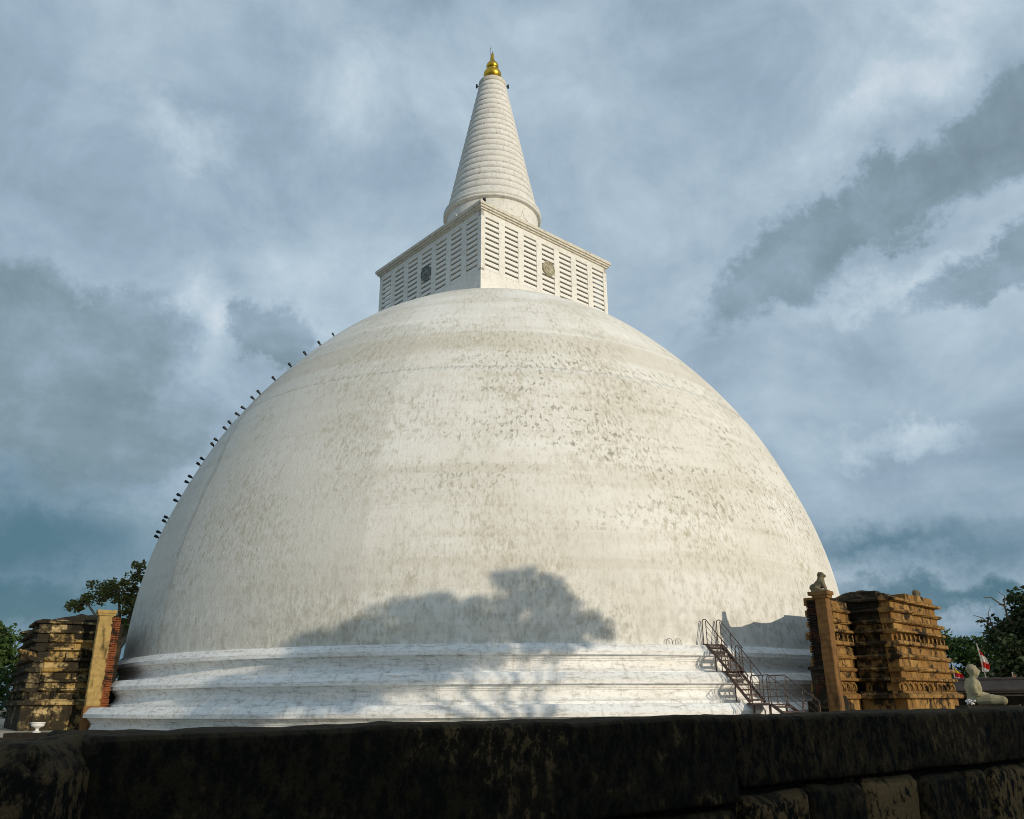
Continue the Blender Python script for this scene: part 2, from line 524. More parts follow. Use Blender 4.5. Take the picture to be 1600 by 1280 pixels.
M = dict(
    dome=mat_dome(),
    terrace=mat_terrace(),
    har=mat_white('limewash_harmika', (0.82, 0.80, 0.74), (0.36, 0.30, 0.20), 0.5, 0.9),
    cornice=mat_white('limewash_cornice', (0.70, 0.66, 0.56), (0.16, 0.13, 0.08), 0.75, 1.2),
    spire=mat_white('limewash_spire', (0.80, 0.78, 0.73), (0.34, 0.31, 0.24), 0.7, 1.4),
    recess=mat_plain('gap_shade_core', (0.12, 0.10, 0.08)),  # core coloured dark so the louvre gaps read as shade
    disc_gold=mat_plain('sun_disc_plaster', (0.50, 0.46, 0.33), 0.8, 0, 0.5, 3, 0.4),
    disc_dark=mat_plain('moon_disc_plaster', (0.26, 0.29, 0.27), 0.8, 0, 0.5, 3, 0.4),
    gold=mat_plain('gilded_metal', (0.78, 0.46, 0.05), 0.32, 1.0, 0.25, 2),
    black=mat_plain('black_lamp_metal', (0.02, 0.022, 0.024), 0.5),
    rust=mat_plain('rusty_brown_paint', (0.115, 0.075, 0.062), 0.6, 0.2, 0.5, 9),
    cable=mat_plain('dark_cable', (0.20, 0.21, 0.21), 0.7),
    stoneR=mat_stone('golden_limestone', (0.25, 0.13, 0.038), (0.42, 0.25, 0.085), lo=0.50, hi=0.61),
    stoneL=mat_stone('dark_limestone', (0.42, 0.27, 0.08), (0.58, 0.45, 0.23), lo=0.42, hi=0.54),
    stoneRs=mat_stone('moss_covered_limestone', (0.26, 0.16, 0.06), (0.34, 0.22, 0.09), lo=0.36, hi=0.52),
    stoneLf=mat_stone('shaded_lichen_limestone', (0.26, 0.20, 0.10), (0.34, 0.27, 0.15), lo=0.36, hi=0.50),  # lichened stone, also toned darker for the front that gets no sun
    mossy=mat_stone('blackened_rubble', (0.10, 0.075, 0.045), (0.13, 0.10, 0.06), lo=0.30, hi=0.50),
    pillarL=mat_stone('yellow_pillar_stone', (0.42, 0.29, 0.105), (0.42, 0.29, 0.105), lo=0.66, hi=0.85),
    pillarR=mat_stone('brown_pillar_stone', (0.23, 0.12, 0.045), (0.23, 0.12, 0.045), lo=0.62, hi=0.8),
    brick=mat_stone('red_brick', (0.22, 0.07, 0.028), (0.30, 0.105, 0.04), lo=0.45, hi=0.58, sc=1.3),
    brickR=mat_stone('shaded_mossy_brick', (0.07, 0.022, 0.012), (0.11, 0.032, 0.016), lo=0.36, hi=0.52, sc=1.3),  # mossed brick, base colour lowered to carry the shade on this side
    wall=mat_wall(),
    statue=mat_stone('buff_statue_stone', (0.36, 0.32, 0.20), (0.36, 0.32, 0.20), moss=(0.12, 0.105, 0.065), lo=0.58, hi=0.85, sc=2.0),
    lion=mat_stone('grey_lion_stone', (0.20, 0.17, 0.11), (0.20, 0.17, 0.11), lo=0.5, hi=0.75, sc=2.0),
    bark=mat_plain('bark', (0.12, 0.095, 0.07), 0.9, 0, 0.5, 3, 0.5),
    twig=mat_plain('pale_bark', (0.30, 0.26, 0.20), 0.9, 0, 0.4, 3, 0.5),
    leafD=mat_leaf('dark_leaves', (0.024, 0.042, 0.017), (0.038, 0.06, 0.022), (0.06, 0.085, 0.026)),
    leafM=mat_leaf('green_leaves', (0.035, 0.07, 0.018), (0.06, 0.105, 0.025), (0.09, 0.13, 0.03)),
    leafO=mat_leaf('olive_leaves', (0.11, 0.125, 0.035), (0.18, 0.165, 0.05), (0.28, 0.23, 0.08)),
    sand=mat_plain('sandy_floor', (0.44, 0.38, 0.28), 0.95, 0, 0.4, 0.8, 0.4),
    earth=mat_plain('earth', (0.16, 0.13, 0.08), 0.95, 0, 0.5, 0.5, 0.5),
    tile=mat_plain('old_roof_tile', (0.045, 0.036, 0.032), 0.85, 0, 0.5, 2.0, 0.3),
    wood=mat_plain('dark_timber', (0.05, 0.042, 0.036), 0.85, 0, 0.4, 4),
    pale=mat_plain('pale_post', (0.42, 0.40, 0.36), 0.7, 0, 0.3, 4),
    bowl=mat_plain('white_glazed_plaster', (0.78, 0.77, 0.72), 0.5, 0, 0.15, 5),
    cloth=mat_plain('white_cloth', (0.8, 0.78, 0.74), 0.8, 0, 0.1, 5),
)

# ------------------------------------------------------------------ setting
FLOOR = EYE - 0.95                      # paved court round the stupa
AX = Vector((-1.3944, 53.982, 0.0))     # axis of the stupa


def loc(phi, n, u, zrel):
    """point n metres out from the axis towards bearing phi (0 = viewer), u metres to its right"""
    a = rad(phi)
    return Vector((AX.x + n * sin(a) + u * cos(a), AX.y - n * cos(a) + u * sin(a), EYE + zrel))


mb = MB()
mb.add([(-900, -900, 0), (900, -900, 0), (900, 1500, 0), (-900, 1500, 0)], [(0, 1, 2, 3)])
tag(mb.build('ground', M['earth']), kind='structure')
mb = MB()
N = 72
ring = [(AX.x + 54 * cos(2 * PI * i / N), AX.y + 54 * sin(2 * PI * i / N)) for i in range(N)]
ring = [(px, max(py, 4.2 + 0.70 * px) if abs(px) < 7 else max(py, 2.2 if px < 0 else 7.0)) for px, py in ring]
mb.add([(a, b, FLOOR) for a, b in ring] + [(a, b, 0) for a, b in ring],
       [tuple(range(N))] + [(i, i + N, (i + 1) % N + N, (i + 1) % N) for i in range(N)])
tag(mb.build('terrace_floor', M['sand']), kind='structure')

# ------------------------------------------------------------------ the stupa
stupa = empty('stupa', (AX.x, AX.y, FLOOR))
tag(stupa, 'huge white domed stupa with square louvred top and ringed spire', 'stupa')
Z0 = EYE - FLOOR                        # eye level above the court


def spline(zk, rk, zz):
    zk = np.array(zk); rk = np.array(rk)
    n = len(zk); h = np.diff(zk); A = np.eye(n); b = np.zeros(n)
    for i in range(1, n - 1):
        A[i, i - 1] = h[i - 1]; A[i, i] = 2 * (h[i - 1] + h[i]); A[i, i + 1] = h[i]
        b[i] = 6 * ((rk[i + 1] - rk[i]) / h[i] - (rk[i] - rk[i - 1]) / h[i - 1])
    Mm = np.linalg.solve(A, b)
    i = int(np.clip(np.searchsorted(zk, zz) - 1, 0, n - 2)); t = zz - zk[i]; hh = h[i]
    B = (rk[i + 1] - rk[i]) / hh - hh * (2 * Mm[i] + Mm[i + 1]) / 6
    return float(rk[i] + B * t + Mm[i] / 2 * t * t + (Mm[i + 1] - Mm[i]) / (6 * hh) * t ** 3)


ZK = [1.5, 3.0, 6, 9, 12, 15, 18, 21, 23.5, 24.5]
RK = [21.2, 21.157, 20.87, 20.189, 19.061, 17.588, 15.538, 12.852, 9.89, 8.30]


def dome_r(zr):
    if zr <= 24.5:
        return spline(ZK, RK, zr)
    t = (zr - 24.5) / 2.1
    return 8.30 * math.sqrt(max(0.0, 1 - t)) * (1 - 0.12 * t)


prof = []
zz = 2.1
while zz < 24.5:
    st = 0.035 if zz > 15.4 else 0.0          # a slight set-back where the upper coat begins
    prof.append((dome_r(zz) - st, zz + Z0))
    zz += 0.02 if abs(zz - 15.4) < 0.06 else 0.35
for k in range(12):
    zz = 24.5 + 2.1 * k / 11
    prof.append((max(dome_r(zz) - 0.035, 0.02), zz + Z0))
mb = MB()
mb.lathe(prof, 240)
dome = mb.build('dome', M['dome'], stupa, smooth=0.9)


def terrace_prof(rt, zt, h):
    q = [(rt - 1.3, zt - 0.02), (rt - 0.03, zt), (rt, zt - 0.01), (rt + 0.03, zt - 0.035), (rt + 0.22, zt - 0.25), (rt + 0.24, zt - 0.27), (rt + 0.24, zt - 0.42),
         (rt + 0.05, zt - 0.435), (rt + 0.05, zt - 0.50), (rt, zt - 0.51), (rt, zt - 0.56), (rt - 0.05, zt - 0.57), (rt - 0.05, zt - 0.63),
         (rt - 0.10, zt - 0.64), (rt - 0.10, zt - 0.72), (rt - 0.09, zt - 0.80), (rt - 0.04, zt - 0.90), (rt + 0.06, zt - 0.98), (rt + 0.20, zt - 1.03),
         (rt + 0.21, zt - h), (rt - 1.3, zt - h)]
    return [(a, b + Z0) for a, b in q]


for rt_, zt, h, spans in ((21.36, 2.20, 1.12, [(-180, 180)]),
                          (22.32, 1.11, 1.13, [(-48.5, 45), (70, 290)]),
                          (23.38, -0.02, 1.10, [(-47.2, 36.0), (58, 292)])):
    mb = MB()
    for a, b_ in spans:
        full = b_ - a >= 359
        mb.lathe(terrace_prof(rt_, zt, h), 256 if full else int((b_ - a) * 0.72), rad(a), rad(b_), closed=full)
    mb.build('terrace', M['terrace'], stupa, smooth=0.45)

# square railing block (harmika)
HR = rad(-3.4)                          # bearing of its near corner
har = link('harmika', None, stupa, rot=(0, 0, HR + PI / 4))   # local -Y face looks right of the viewer
HH, HT, HB = 5.95, 30.19 + Z0, 24.0 + Z0
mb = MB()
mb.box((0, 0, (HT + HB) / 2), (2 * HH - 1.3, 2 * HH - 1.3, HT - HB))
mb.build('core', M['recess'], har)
mb = MB()
mb.box((0, 0, 24.0 + 0.85 + Z0), (2 * HH + 0.10, 2 * HH + 0.10, 1.7))
mb.build('plinth', M['har'], har)
mb = MB()
for (hw, z0, z1) in ((HH + 0.10, HT - 0.02, HT + 0.10), (HH + 0.20, HT + 0.10, HT + 0.24), (HH + 0.28, HT + 0.24, HT + 0.44), (HH + 0.20, HT + 0.44, HT + 0.53)):
    mb.box((0, 0, (z0 + z1) / 2), (2 * hw, 2 * hw, z1 - z0))
cor = mb.build('cornice', M['cornice'], har)
SW, GP, MG = 1.17, 0.50, 0.355          # louvre bay, post between, end margin
ZS0, ZS1 = 25.92 + Z0, 29.74 + Z0
slat_me = MB()
NS = 10
hs = (ZS1 - ZS0) / NS
slat_me.add([(-0.5, 0.02, 0), (0.5, 0.02, 0), (0.5, 0.16, 0), (-0.5, 0.16, 0), (-0.5, 0.07, hs * 0.70), (0.5, 0.07, hs * 0.70), (0.5, 0.2, hs * 0.70), (-0.5, 0.2, hs * 0.70)],
            [(0, 1, 5, 4), (3, 7, 6, 2), (0, 3, 2, 1), (4, 5, 6, 7), (0, 4, 7, 3), (1, 2, 6, 5)])
slat_me = slat_me.mesh('slat', M['har'])
for side in range(4):
    rot = side * PI / 2
    Rm = Matrix.Rotation(rot, 4, 'Z')
    mb = MB()
    y0 = -HH
    mb.box((0, y0 + 0.13, (25.70 + Z0 + ZS0) / 2 + 0.001), (2 * HH, 0.26, ZS0 - 25.70 - Z0), Rm)
    mb.box((0, y0 + 0.13, (ZS1 + HT) / 2), (2 * HH, 0.26, HT - ZS1), Rm)
    xx = -HH
    for k in range(8):
        wd = MG if k in (0, 7) else GP
        xa = xx + (0.262 if (k == 0) else 0); xb = xx + wd - (0.262 if k == 7 else 0)
        if k in (0, 7): mb.box((xx + wd / 2, y0 + 0.13, (ZS0 + ZS1) / 2), (wd, 0.259, ZS1 - ZS0), Rm)
        else: mb.box((xx + wd / 2, y0 + 0.13, (ZS0 + ZS1) / 2), (wd, 0.26, ZS1 - ZS0), Rm)
        xx += wd + SW
    fr = mb.build('railing_face', M['har'], har)
    if side in (0, 3):
        xx = -HH + MG + SW / 2
        for k in range(7):
            for j in range(NS):
                q = Rm @ Vector((xx + k * (SW + GP), y0, ZS0 + hs * j + 0.03))
                link('slat', slat_me, har, loc=q, rot=(0, 0, rot), scale=(SW + 0.02, 1, 1))
        # carved disc: sun on the right face, moon on the left
        mb = MB()
        R90 = Rm @ Matrix.Translation((0.0, y0, 27.95 + Z0)) @ Matrix.Rotation(PI / 2, 4, 'X')
        pr = [(0.55, -0.1), (0.55, 0.07), (0.53, 0.10), (0.50, 0.10), (0.48, 0.05), (0.36, 0.05), (0.34, 0.09), (0.30, 0.09), (0.27, 0.06), (0.10, 0.07), (0.005, 0.09)]
        tmp = MB(); tmp.lathe(pr, 40)
        mb.add([R90 @ Vector(q) for q in tmp.v], tmp.f)
        tmp = MB()
        for k in range(14):
            a = k * 2 * PI / 14
            tmp.ball((0.42 * cos(a), 0.42 * sin(a), 0.06), (0.045, 0.045, 0.035), 6, 4)
        if side == 0:
            tmp.ball((0, 0.03, 0.07), (0.15, 0.19, 0.07), 10, 6)
            tmp.ball((0, -0.02, 0.14), (0.025, 0.06, 0.03), 6, 4)
            tmp.ball((-0.06, 0.07, 0.13), (0.03, 0.015, 0.02), 6, 4)
            tmp.ball((0.06, 0.07, 0.13), (0.03, 0.015, 0.02), 6, 4)
        else:
            for k in range(5):
                tmp.ball((-0.14 + 0.06 * k, -0.1 + 0.07 * (k % 3), 0.08), (0.08, 0.06, 0.05), 6, 4)
        mb.add([R90 @ Vector(q) for q in tmp.v], tmp.f)
        mb.build('carved_disc', M['disc_gold'] if side == 0 else M['disc_dark'], har, smooth=0.7)

# ringed spire
spire = link('spire', None, stupa)
mb = MB()
mb.lathe([(3.46, 30.6 + Z0), (3.46, 34.40 + Z0), (3.0, 34.45 + Z0)], 96)
mb.build('drum', M['har'], spire, smooth=0.6)
mb = MB()
pr = [(3.40, 34.36)]
for (cz, cr, rr) in ((34.55, 3.60, 0.12), (34.82, 3.56, 0.16)):
    pr += [(cr + rr * sin(PI * k / 8), cz - rr * cos(PI * k / 8)) for k in range(9)]
pr.append((3.2, 35.0))
mb.lathe([(a, b + Z0) for a, b in pr], 96)
mb.build('base_moulding', M['har'], spire, smooth=0.8)
NR = 21
za, zb, ra, rb = 34.98, 47.15, 3.42, 1.06
for k in range(NR):
    f0 = (k / NR) ** 0.96; f1 = ((k + 1) / NR) ** 0.96
    z0 = za + (zb - za) * f0; z1 = za + (zb - za) * f1
    r0 = ra + (rb - ra) * f0; r1 = ra + (rb - ra) * f1
    h = z1 - z0
    pr = []
    for j in range(9):
        t = j / 8
        pr.append((r0 + (r1 - r0) * t + 0.17 * h * math.sqrt(max(0, sin(PI * t))) * 1.3 - 0.06, z0 + h * t + Z0))
    pr = [(r0 - 0.30, z0 + 0.001 + Z0)] + pr + [(r1 - 0.30, z1 - 0.001 + Z0)]
    mb = MB(); mb.lathe(pr, 80)
    mb.build('ring', M['spire'], spire, smooth=0.9)
mb = MB()
mb.lathe([(0.98, 47.1 + Z0), (1.10, 47.2 + Z0), (1.12, 47.5 + Z0), (1.00, 47.62 + Z0), (0.55, 47.64 + Z0), (0.01, 47.64 + Z0)], 64)
mb.build('crown_rim', M['cornice'], spire, smooth=0.6)
# raised lotus niche seals on the drum
for ph in (41, -48.5):
    mb = MB()
    a = rad(ph)
    bs = Matrix.Translation((3.46 * sin(a), -3.46 * cos(a), 32.55 + Z0)) @ Matrix.Rotation(a, 4, 'Z')
    arch = [(-0.72, 0, -1.9), (-0.74, 0, 0.1), (-0.5, 0, 0.55), (-0.15, 0, 0.75), (0, 0, 1.25), (0.15, 0, 0.75), (0.5, 0, 0.55), (0.74, 0, 0.1), (0.72, 0, -1.9)]
    mb.tube([bs @ Vector((q[0], 0.06 if abs(q[0]) > 0.6 else 0.0, q[2])) for q in arch], 0.045, 6)
    for c, r in (((0, 0, -0.35), (0.16, 0.1, 0.2)), ((0, 0, 0.0), (0.24, 0.1, 0.16)), ((0, 0, 0.25), (0.1, 0.08, 0.14)), ((-0.3, 0, -0.5), (0.12, 0.08, 0.28)), ((0.3, 0, -0.5), (0.12, 0.08, 0.28))):
        mb.ball(bs @ Vector(c), r, 8, 6)
    mb.build('niche_relief', M['spire'], spire, smooth=0.8)

pin = link('pinnacle', None, stupa)
pr = [(0.02, 47.63), (0.50, 47.64), (0.52, 47.74), (0.42, 47.82), (0.55, 47.98), (0.68, 48.18), (0.735, 48.40), (0.71, 48.60), (0.60, 48.80), (0.44, 48.93), (0.385, 48.98), (0.385, 49.04),
      (0.44, 49.10), (0.50, 49.24), (0.505, 49.38), (0.45, 49.54), (0.33, 49.66), (0.29, 49.69), (0.285, 49.78), (0.21, 49.86), (0.16, 50.1), (0.12, 50.4), (0.11, 50.62), (0.05, 50.68), (0.005, 50.70)]
mb = MB(); mb.lathe([(a, b + Z0) for a, b in pr], 48)
mb.build('gilded_finial', M['gold'], pin, smooth=0.9)
mb = MB()
mb.ball((0, 0, 50.84 + Z0), (0.05, 0.05, 0.14), 8, 6)
mb.build('crystal', M['pale'], pin, smooth=3)
mb = MB()
mb.tube([(-0.16, -0.1, 49.7 + Z0), (-0.16, -0.1, 51.0 + Z0), (-0.16, -0.1, 51.4 + Z0)], [0.02, 0.016, 0.006], 6)
mb.ball((-0.16, -0.1, 51.1 + Z0), 0.045, 6, 5)
mb.build('lightning_rod', M['cable'], pin)

# lightning cable down the dome
mb = MB()
pts = []
for k in range(34):
    zr = 17.0 - 14.7 * k / 33
    ph = rad(-51.5 + 6.6 * min(1.0, k / 14) + 0.5 * k / 33 + 0.8 * noise.noise((k * 0.3, 0, 0)))
    r = dome_r(zr) + 0.012
    pts.append((r * sin(ph), -r * cos(ph), zr + Z0))
mb.tube(pts, 0.014, 5)
mb.build('conductor_cable', M['cable'], stupa, smooth=3)

# ------------------------------------------------------------------ lamps on the dome
lamp_parts = []
mb = MB()
mb.tube([(0, 0, -0.06), (0, 0, 0.10)], 0.04, 6)
mb.box((0, 0, 0.0), (0.13, 0.13, 0.025))
lamp_parts.append(('bracket', mb.mesh('bracket', M['black'])))
mb = MB()
mb.tube([(0, 0, 0.05), (0, 0, 0.09), (0, 0, 0.24), (0, 0, 0.28)], [0.04, 0.072, 0.08, 0.064], 10)
lamp_parts.append(('lamp_head', mb.mesh('lamp_head', M['black'], 0.6)))


def sil_phi(zr):
    d = (dome_r(zr + 0.05) - dome_r(zr - 0.05)) / 0.1
    return math.degrees(math.acos(min(1, (dome_r(zr) - d * zr) / 54.0)))


LZ = [21.32, 20.63, 19.88, 19.06, 18.16, 17.27, 16.91, 16.32, 15.93, 15.39, 15.06, 14.39, 14.08, 13.26, 12.93, 12.19, 11.88, 11.11, 10.8, 9.85, 9.62, 9.03, 8.77]
ordn = ['topmost', 'second', 'third', 'fourth', 'fifth', 'sixth', 'seventh', 'eighth', 'ninth', 'tenth', 'eleventh', 'twelfth', 'thirteenth', 'fourteenth', 'fifteenth',
        'sixteenth', 'seventeenth', 'eighteenth', 'nineteenth', 'twentieth', 'twenty-first', 'twenty-second', 'lowest']
for k, zr in enumerate(LZ):
    ph = rad(1.48 - sil_phi(zr) - 0.2)
    d = (dome_r(zr + 0.05) - dome_r(zr - 0.05)) / 0.1
    nrm = Vector((sin(ph), -cos(ph), -d)).normalized()
    nrm = (nrm + Vector((0, 0, 0.12))).normalized()
    r = dome_r(zr)
    o = empty('dome_lamp', (AX.x + r * sin(ph), AX.y - r * cos(ph), EYE + zr))
    nrm = (nrm + Vector((random.uniform(-.15, .15), random.uniform(-.15, .15), random.uniform(-.2, .2)))).normalized()
    o.rotation_euler = nrm.to_track_quat('Z', 'Y').to_euler()
    if k == 0: o.scale = (0.75,) * 3
    tag(o, 'small black lamp on the dome\'s left edge, %s%s' % (ordn[k], ' from the top' if 0 < k < 22 else ' of the row'), 'lamp', 'black lamps along the left edge of the dome')
    for nm, me in lamp_parts:
        link(nm, me, o)


def flood(name, p, ang, label, s=1.0, down=0.0):
    o = empty(name, p, ang)
    o.scale = (s, s, s)
    tag(o, label, 'floodlight', 'black floodlights on the stupa')
    mb = MB()
    mb.box((0, -0.06, 0.0), (0.06, 0.24, 0.05))
    mb.box((0, 0.0, -0.04), (0.16, 0.04, 0.22))
    mb.build('bracket', M['black'], o)
    mb = MB()
    mb.add([(-0.17, -0.12, -0.15), (0.17, -0.12, -0.15), (0.17, -0.12, 0.15), (-0.17, -0.12, 0.15), (-0.2, -0.34, -0.18), (0.2, -0.34, -0.18), (0.2, -0.34, 0.18), (-0.2, -0.34, 0.18)],
           [(0, 1, 2, 3), (4, 7, 6, 5), (0, 4, 5, 1), (1, 5, 6, 2), (2, 6, 7, 3), (3, 7, 4, 0)])
    mb.build('housing', M['black'], o)
    return o


for ph, lb in ((-85, 'black floodlight on the left of the spire rim below the gold finial'), (88, 'black floodlight on the right of the spire rim below the gold finial')):
    a = rad(ph)
    flood('floodlight', (AX.x + 1.12 * sin(a), AX.y - 1.12 * cos(a), EYE + 47.25), a, lb, 0.65)
for ph, lb in ((-3.4, 'black floodlight at the near corner of the square block under the spire'), (86.6, 'small black floodlight at the right corner of the square block')):
    a = rad(ph)
    flood('floodlight', (AX.x + 8.35 * sin(a), AX.y - 8.35 * cos(a), EYE + 30.80), a + PI / 2, lb, 0.85 if ph < 0 else 0.55)

# ------------------------------------------------------------------ gateway blocks (vahalkada)
def stone_mesh(seed, mat, bev=0.05, jit=0.016):
    bm = bmesh.new()
    bmesh.ops.create_cube(bm, size=1.0)
    bmesh.ops.bevel(bm, geom=bm.edges[:], offset=bev, segments=1, affect='EDGES')
    r = random.Random(seed)
    for v in bm.verts:
        v.co += Vector((r.uniform(-jit, jit), r.uniform(-jit, jit), r.uniform(-jit, jit)))
    me = bpy.data.meshes.new('stone')
    bm.to_mesh(me); bm.free()
    me.materials.append(mat)
    return me


def mould_mesh(seed, mat, kind):
    """cornice stone: length X (1), outward -Y (1), height Z (1)"""
    if kind == 0: pr = [(0.5, 0), (-0.15, 0), (-0.36, 0.12), (-0.48, 0.32), (-0.5, 0.55), (-0.42, 0.78), (-0.2, 0.97), (0.5, 1)]
    elif kind == 1: pr = [(0.5, 0), (-0.1, 0), (-0.2, 0.25), (-0.45, 0.38), (-0.5, 0.5), (-0.5, 0.85), (-0.44, 1), (0.5, 1)]
    else: pr = [(0.5, 0), (-0.46, 0), (-0.5, 0.1), (-0.5, 0.5), (-0.40, 0.62), (-0.2, 0.82), (-0.12, 1), (0.5, 1)]
    r = random.Random(seed)
    n = len(pr)
    vs = []
    for xx in (-0.5, -0.47, -0.15, 0.18, 0.47, 0.5):
        k = 0.93 if abs(xx) > 0.48 else 1
        vs += [(xx, yy * k + r.uniform(-0.02, 0.02) + (0.1 if r.random() < 0.05 else 0), (zz - 0.5) * k + r.uniform(-0.018, 0.018)) for yy, zz in pr]
    fs = []
    for i in range(5):
        for j in range(n):
            k = (j + 1) % n
            fs.append((i * n + j, i * n + k, (i + 1) * n + k, (i + 1) * n + j))
    fs += [tuple(range(n))[::-1], tuple(5 * n + j for j in range(n))]
    me = bpy.data.meshes.new('cornice_stone')
    me.from_pydata(vs, [], fs)
    me.materials.append(mat)
    return me


def elephant_mesh(mat):
    mb = MB()
    mb.ball((0, 0.05, 0.18), (0.17, 0.20, 0.17), 10, 7)
    mb.ball((-0.17, 0.08, 0.17), (0.07, 0.05, 0.13), 8, 5)
    mb.ball((0.17, 0.08, 0.17), (0.07, 0.05, 0.13), 8, 5)
    mb.tube([(0, -0.10, 0.18), (0, -0.20, 0.06), (0.01, -0.22, -0.06), (0.03, -0.18, -0.16), (0.05, -0.22, -0.19)], [0.075, 0.06, 0.05, 0.042, 0.035], 7)
    for sx in (-1, 1):
        mb.tube([(sx * 0.10, 0.0, 0.08), (sx * 0.11, -0.05, -0.08), (sx * 0.11, -0.05, -0.19)], [0.08, 0.065, 0.07], 7)
    return mb.mesh('elephant_carving', mat, 1.0)


def dwarf_mesh(mat):
    mb = MB()
    mb.ball((0, 0, 0.11), (0.075, 0.07, 0.08), 8, 6)
    mb.ball((0, 0.02, -0.03), (0.10, 0.09, 0.11), 8, 6)
    mb.tube([(-0.09, -0.02, 0.03), (-0.13, -0.05, -0.05), (-0.05, -0.1, -0.08)], 0.032, 6)
    mb.tube([(0.09, -0.02, 0.03), (0.13, -0.05, -0.05), (0.05, -0.1, -0.08)], 0.032, 6)
    mb.tube([(-0.05, 0, -0.08), (-0.12, -0.08, -0.10), (-0.08, -0.08, -0.15)], 0.045, 6)
    mb.tube([(0.05, 0, -0.08), (0.12, -0.08, -0.10), (0.08, -0.08, -0.15)], 0.045, 6)
    return mb.mesh('dwarf_carving', mat, 1.0)


